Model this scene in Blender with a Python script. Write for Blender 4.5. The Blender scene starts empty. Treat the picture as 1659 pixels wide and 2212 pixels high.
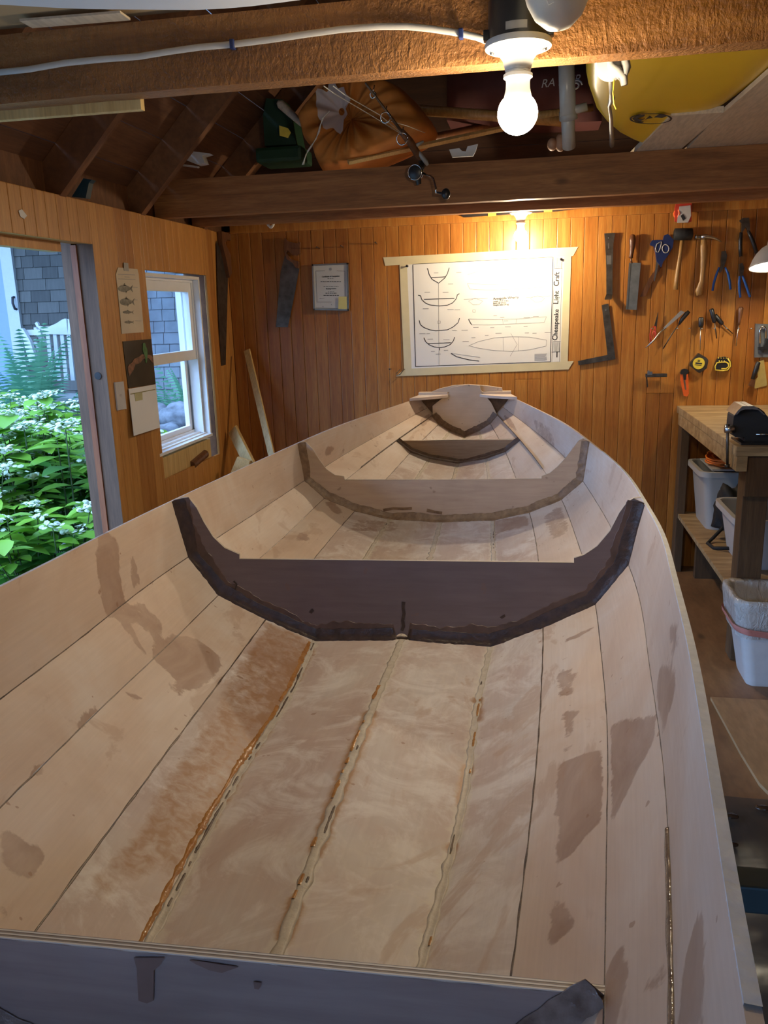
import bpy, bmesh, math, random
import numpy as np
from mathutils import Vector, Matrix, noise
from mathutils.geometry import tessellate_polygon
random.seed(7)
SC = bpy.context.scene
COL = SC.collection
PI = math.pi
CAMZ = 1.374            # lens height above the floor (m)
FPX = 1758.15           # focal length in pixels of the 1659 x 2212 frame
# camera axes (rows: right, down, forward) in room axes X right, Y towards the back wall, Z up
R_ = ((0.98440191, 0.17353875, -0.02893422),
      (0.01422645, -0.24243891, -0.97006236),
      (-0.17535819, 0.95451961, -0.24112617))
cam_d = bpy.data.cameras.new('camera')
cam = bpy.data.objects.new('camera', cam_d)
COL.objects.link(cam)
cam_d.sensor_fit = 'HORIZONTAL'
cam_d.sensor_width = 36.0
cam_d.lens = FPX / 1659 * 36.0
cam_d.clip_start = 0.02
cam_d.clip_end = 200
cam.matrix_world = Matrix(((R_[0][0], -R_[1][0], -R_[2][0], 0),
                           (R_[0][1], -R_[1][1], -R_[2][1], 0),
                           (R_[0][2], -R_[1][2], -R_[2][2], CAMZ),
                           (0, 0, 0, 1)))
SC.camera = cam
SC.view_settings.view_transform = 'Standard'
SC.view_settings.look = 'None'
SC.view_settings.gamma = 1
SC.view_settings.use_curve_mapping = False
SC.view_settings.exposure = 0.0
# daylight: overcast sky
SKY_STRENGTH = 0.62
SKY_SIDE = 17.5
W = bpy.data.worlds.new('overcast_sky')
SC.world = W
W.use_nodes = True
bg = W.node_tree.nodes['Background']
bg.inputs[0].default_value = (0.33, 0.55, 1.0, 1)
bg.inputs[1].default_value = SKY_STRENGTH
# sky set far brighter behind the photographer, to light the foreground
_t = W.node_tree; _tc = _t.nodes.new('ShaderNodeTexCoord'); _dp = _t.nodes.new('ShaderNodeVectorMath'); _dp.operation = 'DOT_PRODUCT'
_dp.inputs[1].default_value = (-0.45, -0.74, 0.50); _t.links.new(_tc.outputs['Generated'], _dp.inputs[0])
_mr = _t.nodes.new('ShaderNodeMapRange'); _mr.inputs['From Min'].default_value = -.2; _mr.inputs['From Max'].default_value = .9
_mr.inputs['To Min'].default_value = SKY_STRENGTH; _mr.inputs['To Max'].default_value = SKY_STRENGTH * SKY_SIDE
_t.links.new(_dp.outputs['Value'], _mr.inputs['Value']); _t.links.new(_mr.outputs['Result'], bg.inputs[1])
BULB = 330.0            # emission strength of the two room bulbs
BULB2 = 680.0
BULB_COL = (1.0, 0.81, 0.56, 1)
LAMP = 280.0
LAMP_COL = (1.0, 0.86, 0.62, 1)
def portal(loc, rot, sx, sy):
    l = bpy.data.lights.new('sky_portal', 'AREA'); l.shape = 'RECTANGLE'; l.size = sx; l.size_y = sy
    l.cycles.is_portal = True
    o = bpy.data.objects.new('sky_portal', l); COL.objects.link(o); o.location = loc; o.rotation_euler = rot

# ------------------------------------------------------------------ helpers
def wp(px, py, Y=None, X=None, Z=None):
    """room point that a photo pixel shows on the plane Y=, X= or Z= (room metres)"""
    c = ((px - 829.5) / FPX, (py - 1106) / FPX, 1.0)
    d = [sum(R_[k][i] * c[k] for k in range(3)) for i in range(3)]
    t = Y / d[1] if Y is not None else (X / d[0] if X is not None else (Z - CAMZ) / d[2])
    return Vector((d[0] * t, d[1] * t, CAMZ + d[2] * t))
def pj(P):
    c = [R_[k][0] * P[0] + R_[k][1] * P[1] + R_[k][2] * (P[2] - CAMZ) for k in range(3)]
    return (829.5 + FPX * c[0] / c[2], 1106 + FPX * c[1] / c[2])

class MB:
    def __init__(s):
        s.bm = bmesh.new(); s.r = s.bm.verts.layers.float.new('rnd'); s.mats = []
    def box(s, a, b, rnd=0.5, rot=None, bev=0.0):
        """axis box between corners a and b; rot = Matrix applied about the box centre"""
        a = Vector(a); b = Vector(b); c = (a + b) / 2; h = (b - a) / 2
        vs = []
        for x in (-1, 1):
            for y in (-1, 1):
                for z in (-1, 1):
                    p = Vector((h.x * x, h.y * y, h.z * z))
                    if rot: p = rot @ p
                    vs.append(s.bm.verts.new(c + p))
        fs = [s.bm.faces.new([vs[i] for i in q]) for q in ((0, 1, 3, 2), (4, 6, 7, 5), (0, 4, 5, 1), (2, 3, 7, 6), (0, 2, 6, 4), (1, 5, 7, 3))]
        if bev > 0:
            es = list({e for f in fs for e in f.edges})
            g = bmesh.ops.bevel(s.bm, geom=es, offset=bev, segments=2, affect='EDGES', profile=0.6)
            vs = list({v for v in g['verts']} | {v for v in vs if v.is_valid})
        for v in vs:
            if v.is_valid: v[s.r] = rnd
        return s
    def tube(s, pts, rad, n=8, rnd=0.5, flat=None, caps=True):
        """tube through pts; rad number or list; flat=(wide axis vector, ratio) squashes the section"""
        pts = [Vector(p) for p in pts]
        if not hasattr(rad, '__len__'): rad = [rad] * len(pts)
        rings = []; up = None
        for i, p in enumerate(pts):
            t = (pts[min(i + 1, len(pts) - 1)] - pts[max(i - 1, 0)])
            if t.length < 1e-9: t = Vector((0, 0, 1))
            t.normalize()
            if up is None: up = Vector((0, 0, 1)) if abs(t.z) < .9 else Vector((0, 1, 0))
            if flat: up = Vector(flat[0])
            u = up - t * up.dot(t)
            if u.length < 1e-6: u = Vector((1, 0, 0)) - t * t.x
            u.normalize(); w = t.cross(u); up = u
            k = flat[1] if flat else 1
            ring = []
            for j in range(n):
                a = 2 * PI * j / n
                v = s.bm.verts.new(p + u * math.cos(a) * rad[i] * k + w * math.sin(a) * rad[i]); v[s.r] = rnd; ring.append(v)
            rings.append(ring)
        for a, b in zip(rings, rings[1:]):
            for j in range(n): s.bm.faces.new((a[j], a[(j + 1) % n], b[(j + 1) % n], b[j]))
        if caps:
            s.bm.faces.new(rings[0][::-1]); s.bm.faces.new(rings[-1])
        return s
    def lathe(s, c, prof, axis=(0, 0, 1), n=24, rnd=0.5, caps=True):
        """prof: (radius, height along axis)"""
        c = Vector(c); a = Vector(axis).normalized()
        u = a.orthogonal().normalized(); w = a.cross(u)
        rings = []
        for r, h in prof:
            ring = []
            for j in range(n):
                t = 2 * PI * j / n
                v = s.bm.verts.new(c + a * h + (u * math.cos(t) + w * math.sin(t)) * max(r, 1e-5)); v[s.r] = rnd; ring.append(v)
            rings.append(ring)
        for p, q in zip(rings, rings[1:]):
            for j in range(n): s.bm.faces.new((p[j], p[(j + 1) % n], q[(j + 1) % n], q[j]))
        if caps:
            s.bm.faces.new(rings[0][::-1]); s.bm.faces.new(rings[-1])
        return s
    def prism(s, pts, off, rnd=0.5):
        """closed polygon pts (3-D) extruded by vector off"""
        off = Vector(off); A = []; B_ = []; Q = []
        for p in pts:
            p = Vector(p)
            if not Q or (p - Q[-1]).length > 1e-6: Q.append(p)
        if (Q[0] - Q[-1]).length < 1e-6: Q.pop()
        for p in Q:
            v = s.bm.verts.new(p); v[s.r] = rnd; A.append(v)
            v = s.bm.verts.new(p + off); v[s.r] = rnd; B_.append(v)
        n = len(A)
        for t in tessellate_polygon([Q]):
            try:
                s.bm.faces.new([A[i] for i in t]); s.bm.faces.new([B_[i] for i in reversed(t)])
            except ValueError: pass
        for i in range(n): s.bm.faces.new((A[i], B_[i], B_[(i + 1) % n], A[(i + 1) % n]))
        return s
    def ribbon(s, pts, w, nrm=(0, -1, 0), thick=0.0006, rnd=0.5):
        """flat line of width w lying on a face whose normal is nrm"""
        pts = [Vector(p) for p in pts]; nrm = Vector(nrm)
        for a, b in zip(pts, pts[1:]):
            t = b - a
            if t.length < 1e-7: continue
            q = t.cross(nrm).normalized() * w / 2
            s.prism([a - q, b - q, b + q, a + q], nrm * thick, rnd)
        return s
    def grid(s, P, rnd=0.5, close=False):
        """P[i][j] points"""
        V = [[s.bm.verts.new(Vector(p)) for p in row] for row in P]
        for row in V:
            for v in row: v[s.r] = rnd
        for a, b in zip(V, V[1:]):
            for j in range(len(a) - 1): s.bm.faces.new((a[j], a[j + 1], b[j + 1], b[j]))
            if close: s.bm.faces.new((a[-1], a[0], b[0], b[-1]))
        return V
    def blob(s, c, r, sub=2, amp=0.15, freq=3.0, seed=0.0, rnd=0.5, flatb=False):
        g = bmesh.ops.create_icosphere(s.bm, subdivisions=sub, radius=1.0)
        for v in g['verts']:
            d = v.co.normalized(); k = 1 + amp * noise.noise(d * freq + Vector((seed, seed * 1.7, 3)))
            p = Vector((d.x * r[0], d.y * r[1], d.z * r[2])) * k
            if flatb and p.z < -r[2] * .35: p.z = -r[2] * .35
            v.co = Vector(c) + p; v[s.r] = rnd
        return s
    def build(s, name, mat, parent=None, smooth=False, angle=None):
        bmesh.ops.recalc_face_normals(s.bm, faces=s.bm.faces)
        m = bpy.data.meshes.new(name)
        if parent is not None:
            o_ = parent; off = Vector((0, 0, 0))
            while o_ is not None: off += o_.location; o_ = o_.parent
            for v in s.bm.verts: v.co -= off
        s.bm.to_mesh(m); s.bm.free()
        m.materials.append(mat)
        if smooth:
            m.polygons.foreach_set('use_smooth', [True] * len(m.polygons))
            if angle: m.set_sharp_from_angle(angle=math.radians(angle))
        o = bpy.data.objects.new(name, m); COL.objects.link(o)
        if parent is not None: o.parent = parent
        return o
def tag(o, label, cat, group=None, kind=None):
    o['label'] = label; o['category'] = cat
    if group: o['group'] = group
    if kind: o['kind'] = kind
    return o
def thing(name, label, cat, loc=(0, 0, 0), group=None):
    o = bpy.data.objects.new(name, None); COL.objects.link(o); o.location = loc; o.empty_display_size = .05
    return tag(o, label, cat, group)
def struct(o):
    o['kind'] = 'structure'; return o
def copy_tree(o, parent=None):
    c = o.copy(); COL.objects.link(c); c.parent = parent
    for ch in list(o.children): copy_tree(ch, c)
    return c
def text_mesh(name, body, size, M, mat, parent, extrude=0.0004, align='LEFT', shear=0.0, bold=0.0):
    cu = bpy.data.curves.new('txt', 'FONT'); cu.body = body; cu.size = size; cu.extrude = extrude; cu.align_x = align; cu.shear = shear; cu.offset = bold
    t = bpy.data.objects.new('txt', cu); COL.objects.link(t)
    dg = bpy.context.evaluated_depsgraph_get()
    m = bpy.data.meshes.new_from_object(t.evaluated_get(dg))
    bpy.data.objects.remove(t); m.transform(M)
    off = Vector((0, 0, 0)); o_ = parent
    while o_ is not None: off += o_.location; o_ = o_.parent
    m.transform(Matrix.Translation(-off))
    m.materials.clear(); m.materials.append(mat)
    o = bpy.data.objects.new(name, m); COL.objects.link(o); o.parent = parent
    return o
def onwall(p, ang=0.0):
    """matrix that stands text on the back wall at p, facing the room, turned by ang"""
    return Matrix.Translation(p) @ Matrix.Rotation(PI / 2, 4, 'X') @ Matrix.Rotation(ang, 4, 'Z')

# ------------------------------------------------------------------ materials
class NT:
    def __init__(s, name):
        s.m = bpy.data.materials.new(name); s.m.use_nodes = True
        s.t = s.m.node_tree; s.b = s.t.nodes['Principled BSDF']
    def n(s, typ, **kw):
        x = s.t.nodes.new(typ)
        for k, v in kw.items(): setattr(x, k, v)
        return x
    def l(s, a, b): s.t.links.new(a, b)
    def coord(s, scale=(1, 1, 1), kind='Object', rot=(0, 0, 0)):
        c = s.n('ShaderNodeTexCoord'); m = s.n('ShaderNodeMapping'); m.inputs['Scale'].default_value = scale; m.inputs['Rotation'].default_value = rot
        s.l(c.outputs[kind], m.inputs[0]); return m.outputs[0]
    def noise(s, vec, scale=5, det=4, rough=.55, dist=0):
        x = s.n('ShaderNodeTexNoise'); x.inputs['Scale'].default_value = scale; x.inputs['Detail'].default_value = det
        x.inputs['Roughness'].default_value = rough; x.inputs['Distortion'].default_value = dist
        s.l(vec, x.inputs['Vector']); return x.outputs['Fac']
    def ramp(s, fac, stops, interp='LINEAR'):
        x = s.n('ShaderNodeValToRGB'); x.color_ramp.interpolation = interp
        e = x.color_ramp.elements
        while len(e) < len(stops): e.new(.5)
        for q, (p, c) in zip(e, stops):
            q.position = p; q.color = (*c, 1) if hasattr(c, '__len__') else (c, c, c, 1)
        s.l(fac, x.inputs[0]); return x.outputs[0]
    def mix(s, fac, a, b, mode='MIX'):
        x = s.n('ShaderNodeMix', data_type='RGBA', blend_type=mode)
        for sock, v in ((x.inputs[0], fac), (x.inputs[6], a), (x.inputs[7], b)):
            if isinstance(v, (int, float)): sock.default_value = v if sock is x.inputs[0] or sock.type == 'VALUE' else (v, v, v, 1)
            elif hasattr(v, '__len__'): sock.default_value = (*v, 1)
            else: s.l(v, sock)
        return x.outputs[2]
    def math(s, op, a, b=0.0, c=0.0):
        x = s.n('ShaderNodeMath', operation=op)
        for i, v in enumerate((a, b, c)):
            if isinstance(v, (int, float)): x.inputs[i].default_value = v
            else: s.l(v, x.inputs[i])
        return x.outputs[0]
    def attr(s, name):
        x = s.n('ShaderNodeAttribute'); x.attribute_name = name; return x
    def col(s, c):
        if hasattr(c, '__len__'): s.b.inputs['Base Color'].default_value = (*c, 1)
        else: s.l(c, s.b.inputs['Base Color'])
        return s
    def set(s, **kw):
        for k, v in kw.items():
            sock = s.b.inputs[k.replace('_', ' ')]
            if isinstance(v, (int, float)) or hasattr(v, '__len__'): sock.default_value = v
            else: s.l(v, sock)
        return s
    def bump(s, h, strength=.3, dist=.002):
        x = s.n('ShaderNodeBump'); x.inputs['Strength'].default_value = strength; x.inputs['Distance'].default_value = dist
        s.l(h, x.inputs['Height']); s.l(x.outputs[0], s.b.inputs['Normal']); return s
def plain(name, c, rough=.5, metal=0.0, var=.12, scale=30, spec=.5):
    t = NT(name); n = t.noise(t.coord(), scale, 3)
    d = tuple(x * (1 - var) for x in c); e = tuple(min(1, x * (1 + var)) for x in c)
    t.col(t.ramp(n, [(.3, d), (.7, e)])); t.set(Roughness=rough, Metallic=metal)
    t.b.inputs['Specular IOR Level'].default_value = spec
    return t.m
def wood(name, dark, mid, light, scale=(1, 1, 1), gs=6, rough=.5, rndvar=.5, bump=.15, knots=False, rough_sawn=False):
    """grain runs along the axis whose scale is small"""
    t = NT(name)
    at = t.attr('rnd').outputs['Fac']
    v = t.coord(scale)
    add = t.n('ShaderNodeVectorMath', operation='ADD'); cmb = t.n('ShaderNodeCombineXYZ')
    k = t.math('MULTIPLY', at, 37.0)
    for i in range(3): t.l(k, cmb.inputs[i])
    t.l(v, add.inputs[0]); t.l(cmb.outputs[0], add.inputs[1]); v = add.outputs[0]
    g = t.noise(v, gs, 5, .6, .6)
    g2 = t.noise(v, gs * 7, 2, .5)
    base = t.ramp(g, [(.25, dark), (.5, mid), (.72, light)])
    fine = t.ramp(g2, [(.35, .82), (.6, 1.0)])
    c = t.mix(1.0, base, fine, 'MULTIPLY')
    tone = t.ramp(at, [(0, (1 - rndvar, (1 - rndvar) * .86, (1 - rndvar) * .72)), (.45, (1 - rndvar * .35, 1 - rndvar * .42, 1 - rndvar * .5)), (1, (1.0, 1.0, 1.0))])
    c = t.mix(1.0, c, tone, 'MULTIPLY')
    if knots:
        vo = t.n('ShaderNodeTexVoronoi'); vo.inputs['Scale'].default_value = 2.3
        mp = t.coord((1.6 if scale[0] > 1 else .8, 1.6 if scale[1] > 1 else .8, 1.6 if scale[2] > 1 else .8)); t.l(mp, vo.inputs['Vector'])
        kn = t.ramp(vo.outputs['Distance'], [(.03, 1.0), (.075, 0.0)])
        c = t.mix(t.math('MULTIPLY', kn, .75), c, tuple(x * .35 for x in dark))
    t.col(c); t.set(Roughness=rough)
    t.bump(t.math('ADD', g, t.math('MULTIPLY', g2, .5)), bump, .0015)
    return t.m
M = {}
M['back_wall'] = wood('bead_board_wood', (.40, .135, .018), (.55, .215, .034), (.64, .30, .06), (9, 9, .55), 5, .38, .42, .12)
M['left_wall'] = wood('left_board_wood', (.44, .18, .035), (.55, .25, .055), (.64, .32, .085), (9, 9, .5), 5, .45, .30, .10)
M['beam'] = wood('beam_wood', (.20, .075, .018), (.33, .13, .035), (.44, .19, .055), (.6, 7, 7), 5, .6, .2, .3, knots=True)
M['rafter'] = wood('rafter_wood', (.13, .050, .017), (.19, .078, .027), (.26, .115, .042), (2, 8, 2), 4, .7, .3, .2, knots=True)
M['sheath'] = wood('roof_board_wood', (.10, .036, .012), (.155, .060, .020), (.21, .09, .032), (7, .5, 7), 4, .7, .45, .2, knots=True)
M['jamb'] = wood('weathered_jamb_wood', (.085, .043, .020), (.13, .068, .034), (.18, .10, .055), (7, 7, .5), 5, .75, .3, .2)
M['jamb_red'] = wood('stained_stop_wood', (.17, .045, .010), (.24, .07, .016), (.30, .10, .025), (7, 7, .5), 5, .6, .1, .1)
M['pine'] = wood('new_pine_wood', (.50, .32, .11), (.62, .43, .17), (.70, .52, .23), (7, 7, .4), 4, .55, .1, .08)
M['pine_h'] = wood('white_board_wood', (.60, .49, .35), (.68, .57, .42), (.72, .62, .48), (4, .5, 4), 4, .6, .1, .05)
M['bench'] = wood('workbench_wood', (.20, .12, .05), (.42, .29, .14), (.56, .42, .23), (.8, 6, 6), 4, .6, .25, .3)
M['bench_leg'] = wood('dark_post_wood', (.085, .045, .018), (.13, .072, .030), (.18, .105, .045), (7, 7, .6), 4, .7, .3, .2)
M['floor'] = wood('floor_plywood', (.20, .11, .05), (.30, .17, .08), (.40, .25, .12), (3, 1, 1), 2.2, .5, .3, .1, knots=True)
M['floor_sheet'] = wood('plywood_sheet_wood', (.30, .18, .08), (.42, .26, .12), (.52, .34, .17), (3, .8, 1), 2.5, .6, .3, .1, knots=True)
M['white_paint'] = plain('white_paint', (.78, .80, .80), .4, var=.03)
M['vinyl'] = plain('white_vinyl', (.80, .80, .77), .35, var=.02)
M['paper'] = plain('paper', (.80, .80, .76), .8, var=.03, scale=3)
M['paper_tan'] = plain('tan_paper', (.62, .54, .40), .85, var=.05, scale=8)
M['ink'] = plain('black_ink', (.02, .02, .025), .7, var=0)
M['ink_gray'] = plain('grey_ink', (.30, .30, .31), .7, var=0)
M['tape'] = plain('masking_tape', (.70, .62, .38), .6, var=.05, scale=12)
M['black'] = plain('black_plastic', (.018, .018, .02), .35)
M['black_matte'] = plain('black_matte', (.015, .015, .015), .7)
M['steel'] = plain('steel', (.50, .50, .48), .28, 1.0)
M['chrome'] = plain('chrome', (.75, .75, .75), .12, 1.0, var=.02)
M['dark_steel'] = plain('dark_steel', (.13, .115, .10), .4, .85, .35, 25)
M['grey_steel'] = plain('grey_blue_steel', (.24, .26, .27), .35, .6, .15)
M['blue'] = plain('blue_rubber', (.025, .12, .42), .4)
M['navy'] = plain('navy_plastic', (.015, .03, .12), .4)
M['orange'] = plain('orange_plastic', (.80, .13, .02), .4)
M['red'] = plain('red_plastic', (.62, .06, .03), .45)
M['yellow'] = plain('yellow_plastic', (.80, .60, .06), .4)
M['white_pl'] = plain('white_plastic', (.58, .57, .54), .4, var=.04)
M['grey_pl'] = plain('grey_plastic', (.33, .32, .30), .4, var=.05)
M['tool_wood'] = wood('tool_handle_wood', (.34, .17, .05), (.50, .28, .09), (.62, .38, .15), (14, 14, 1.5), 5, .35, .1, .05)
M['tool_wood_dark'] = wood('dark_handle_wood', (.09, .035, .015), (.15, .06, .025), (.22, .09, .035), (14, 14, 1.5), 5, .35, .1, .05)
M['rope'] = plain('white_rope', (.66, .62, .52), .8, var=.2, scale=200)
M['sack'] = plain('orange_sack_cloth', (.44, .15, .02), .85, var=.15, scale=14)
M['sup'] = plain('yellow_hull_paint', (.92, .60, .02), .35, var=.06, scale=2)
M['maroon'] = plain('maroon_fabric', (.09, .025, .022), .8, var=.2, scale=6)
M['green'] = plain('dark_green_plastic', (.012, .05, .02), .55, var=.2, scale=6)
M['pvc'] = plain('grey_pipe', (.40, .39, .36), .3, var=.05)
M['cord_orange'] = plain('orange_cord', (.85, .20, .02), .45)
M['tarp'] = plain('pale_canvas', (.62, .66, .74), .8, var=.05, scale=3)
M['tan_card'] = plain('tan_card', (.40, .29, .16), .85, var=.1, scale=3)
M['teal'] = plain('teal_paint', (.006, .03, .04), .5)
def glassy(name, c, rough=.05, alpha=1.0, trans=1.0):
    t = NT(name); t.col(c); t.set(Roughness=rough, Transmission_Weight=trans, IOR=1.3); 
    if alpha < 1: t.b.inputs['Alpha'].default_value = alpha
    return t.m
def thin_glass(name, tint=(.96, .98, 1.0), gloss=.08, rough=.02):
    t = NT(name); tr = t.n('ShaderNodeBsdfTransparent'); tr.inputs[0].default_value = (*tint, 1)
    gl = t.n('ShaderNodeBsdfGlossy'); gl.inputs['Roughness'].default_value = rough
    mx = t.n('ShaderNodeMixShader'); mx.inputs[0].default_value = gloss; t.l(tr.outputs[0], mx.inputs[1]); t.l(gl.outputs[0], mx.inputs[2])
    t.l(mx.outputs[0], t.t.nodes['Material Output'].inputs[0]); return t.m
M['pane'] = thin_glass('window_glass')
M['clear'] = thin_glass('clear_plastic', (.62, .64, .62), .5, .25)
M['liner'] = None
def translucent(name, c, alpha):
    t = NT(name); t.col(c); t.set(Roughness=.35, Alpha=alpha); return t.m
M['frost'] = translucent('frosted_plastic', (.62, .62, .58), .72)
tl_ = NT('crumpled_liner'); tl_.col((.60, .58, .53)); tl_.set(Roughness=.25, Alpha=.85); tl_.bump(tl_.noise(tl_.coord((1, 1, .5)), 22, 4, .6, 1.0), .9, .02); M['liner'] = tl_.m
M['bag'] = translucent('thin_film_bag', (.70, .68, .66), .45)
M['line'] = plain('fishing_line', (.75, .72, .62), .3)
def emit(name, c, s):
    t = NT(name); e = t.n('ShaderNodeEmission'); e.inputs[0].default_value = c; e.inputs[1].default_value = s
    t.l(e.outputs[0], t.t.nodes['Material Output'].inputs[0]); return t.m
M['bulb'] = emit('lit_bulb', BULB_COL, BULB)
M['bulb2'] = emit('lit_back_bulb', BULB_COL, BULB2)
M['lampbulb'] = emit('lit_bench_bulb', LAMP_COL, LAMP)
# ------------------------------------------------------------------ the room
XL, XR, YB, YF = -1.58, 2.25, 4.35, -1.75
def rough_beam_mat():
    t = NT('rough_sawn_beam')
    v = t.coord((.6, 6, 6)); g = t.noise(v, 4, 5, .6, .4)
    c = t.ramp(g, [(.3, (.17, .07, .022)), (.55, (.30, .135, .042)), (.8, (.42, .21, .07))])
    saw = t.noise(t.coord((1, 1, .30), rot=(0, .22, 0)), 55, 5, .7, .9)
    pit = t.noise(t.coord((1, 1, .9)), 130, 3, .6, 0)
    c = t.mix(1.0, c, t.ramp(saw, [(.35, .80), (.6, 1.0)]), 'MULTIPLY')
    t.col(c); t.set(Roughness=.45)
    t.bump(t.math('ADD', saw, pit), .9, .004)
    return t.m
M['beam_rough'] = rough_beam_mat()
def strips(b, lo, hi, w, fn):
    n = int(round((hi - lo) / w))
    for i in range(n):
        fn(b, lo + i * w, lo + (i + 1) * w, i)
rr = random.Random(3)
# floor: plywood sheets
b = MB()
b.box((XL - .12, YF, -.03), (XR + .1, YB + .1, 0), .25)
o = struct(b.build('floor', M['floor']))
# back wall: vertical beaded boards
def back_board(b, x0, x1, i):
    k = i // 2
    r = random.Random(k * 13 + 5).random()
    xm = (x0 + x1) / 2
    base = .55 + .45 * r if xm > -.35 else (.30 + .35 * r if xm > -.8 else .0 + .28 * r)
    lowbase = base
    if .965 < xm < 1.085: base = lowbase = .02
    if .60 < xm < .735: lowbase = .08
    if -.10 < xm < .03: lowbase = .85
    z1 = 1.80
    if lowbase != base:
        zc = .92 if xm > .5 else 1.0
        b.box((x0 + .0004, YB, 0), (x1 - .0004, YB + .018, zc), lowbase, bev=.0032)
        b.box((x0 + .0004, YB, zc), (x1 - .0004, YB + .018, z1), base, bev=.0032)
    else:
        b.box((x0 + .0004, YB, 0), (x1 - .0004, YB + .018, z1), base, bev=.0032)
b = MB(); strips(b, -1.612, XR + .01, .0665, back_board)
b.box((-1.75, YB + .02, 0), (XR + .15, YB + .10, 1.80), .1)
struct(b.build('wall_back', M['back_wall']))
# gable above the back wall
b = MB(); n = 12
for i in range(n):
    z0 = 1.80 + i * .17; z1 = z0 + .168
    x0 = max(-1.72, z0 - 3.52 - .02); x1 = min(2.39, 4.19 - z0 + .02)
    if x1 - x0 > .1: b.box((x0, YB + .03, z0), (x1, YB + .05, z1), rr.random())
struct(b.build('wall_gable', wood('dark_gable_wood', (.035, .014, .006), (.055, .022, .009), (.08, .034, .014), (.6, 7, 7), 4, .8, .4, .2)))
# left wall: boards with the door and window cut out
DOOR_Y0, DOOR_Y1, DOOR_Z = .10, 2.885, 1.636
WIN_Y0, WIN_Y1, WIN_Z0, WIN_Z1 = 3.29, 3.952, .675, 1.563
def left_board(b, y0, y1, i):
    k = i // 2; r = random.Random(k * 7 + 1).random(); rd = .45 + .55 * r
    if random.Random(k * 3 + 2).random() < .16: rd = .05
    segs = [(0, 1.784)]
    ym = (y0 + y1) / 2
    if DOOR_Y0 < ym < DOOR_Y1: segs = [(DOOR_Z, 1.784)]
    if WIN_Y0 < ym < WIN_Y1: segs = [(0, WIN_Z0), (WIN_Z1, 1.784)]
    for z0, z1 in segs:
        r2 = rd if z0 > .1 or z1 > 1.7 else rd * .8
        b.box((XL - .014, y0 + .0003, z0), (XL, y1 - .0003, z1), r2, bev=.0028)
b = MB()
ys = [YF]
while ys[-1] < 4.06: ys.append(ys[-1] + .066)
for c in (DOOR_Y0, DOOR_Y1, WIN_Y0, WIN_Y1, 4.06):
    ys = [y for y in ys if abs(y - c) > .012] + [c]
ys = sorted(y for y in ys if y <= 4.0601)
for i, (y0, y1) in enumerate(zip(ys, ys[1:])): left_board(b, y0, y1, i)
for i in range(5):
    y0 = 4.065 + i * .057; b.box((-1.625, y0, 0), (-1.612, y0 + .0565, 1.79), .30 + .35 * (i % 2), bev=.0028)
struct(b.build('wall_left', M['left_wall']))
# framing and outer sheathing of the left wall
b = MB()
def ybox(y0, y1, z0, z1, x0=-1.70, x1=-1.596, r=.3): b.box((x0, y0, z0), (x1, y1, z1), r)
ybox(YF, DOOR_Y0, 0, 1.78); ybox(DOOR_Y0, DOOR_Y1, 1.66, 1.78)
ybox(2.93, 3.272, 0, 1.78); ybox(3.272, 4.00, 0, .60); ybox(3.272, 4.0, 1.575, 1.78); ybox(3.955, 4.06, 0, 1.78); ybox(4.06, 4.45, 0, 1.78, -1.72, -1.628)
ybox(YF, 4.45, 1.785, 1.93, -1.74, -1.63)
struct(b.build('trim_1', M['rafter']))
# door opening: weathered jamb post, stained stop, header
b = MB(); b.box((-1.645, DOOR_Y1, 0), (-1.581, DOOR_Y1 + .045, DOOR_Z + .02), .5); b.box((-1.71, DOOR_Y1 + .002, 0), (-1.668, DOOR_Y1 + .045, DOOR_Z + .02), .8)
struct(b.build('trim_2', M['jamb']))
b = MB(); b.box((-1.668, DOOR_Y1 - .006, 0), (-1.645, DOOR_Y1 + .045, DOOR_Z), .8)
struct(b.build('trim_3', M['jamb_red']))
b = MB(); b.box((-1.70, DOOR_Y0, 1.608), (-1.66, DOOR_Y1 - .08, 1.66), .9); b.box((-1.66, DOOR_Y0, 1.64), (-1.60, DOOR_Y1 + .04, 1.66), .1)
struct(b.build('trim_4', M['left_wall']))
b = MB(); p = wp(212, 812, Y=DOOR_Y1); b.lathe(p + Vector((0, -.001, 0)), [(.014, 0), (.014, .002), (.004, .0025)], (0, -1, 0), 16)
tag(b.build('door_pin_hole', M['black_matte']), 'round black bore hole in the weathered door jamb', 'hole')
# right wall and the gable with an assumed opening behind the photographer for foreground daylight
b = MB()
y = YF
while y < YB: b.box((XR, y, 0), (XR + .018, min(y + .132, YB), 1.95), rr.random(), bev=.002); y += .133
b.box((XR + .02, YF, 0), (XR + .1, YB + .1, 1.95), .3)
struct(b.build('wall_right', M['back_wall']))
b = MB()
OX0, OX1, OZ = -1.10, 1.30, 2.06
b.box((-1.7, YF - .1, 0), (OX0, YF, 1.94), .4); b.box((OX1, YF - .1, 0), (XR + .1, YF, 1.94), .4)
for i in range(12):
    z0 = 1.94 + i * .16; z1 = z0 + .158
    x0 = max(-1.72, z0 - 3.52 - .02); x1 = min(2.39, 4.19 - z0 + .02)
    if x1 - x0 > .1:
        if z1 <= OZ: b.box((x0, YF - .1, z0), (OX0, YF, z1), rr.random()); b.box((OX1, YF - .1, z0), (x1, YF, z1), rr.random())
        else: b.box((x0, YF - .1, z0), (x1, YF, z1), rr.random())
struct(b.build('wall_front', M['sheath']))
portal(((OX0 + OX1) / 2, YF - .02, OZ / 2), (PI / 2, 0, 0), OX1 - OX0, OZ)
portal((-1.72, (DOOR_Y0 + DOOR_Y1) / 2, .82), (0, -PI / 2, 0), 1.64, DOOR_Y1 - DOOR_Y0)
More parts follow.
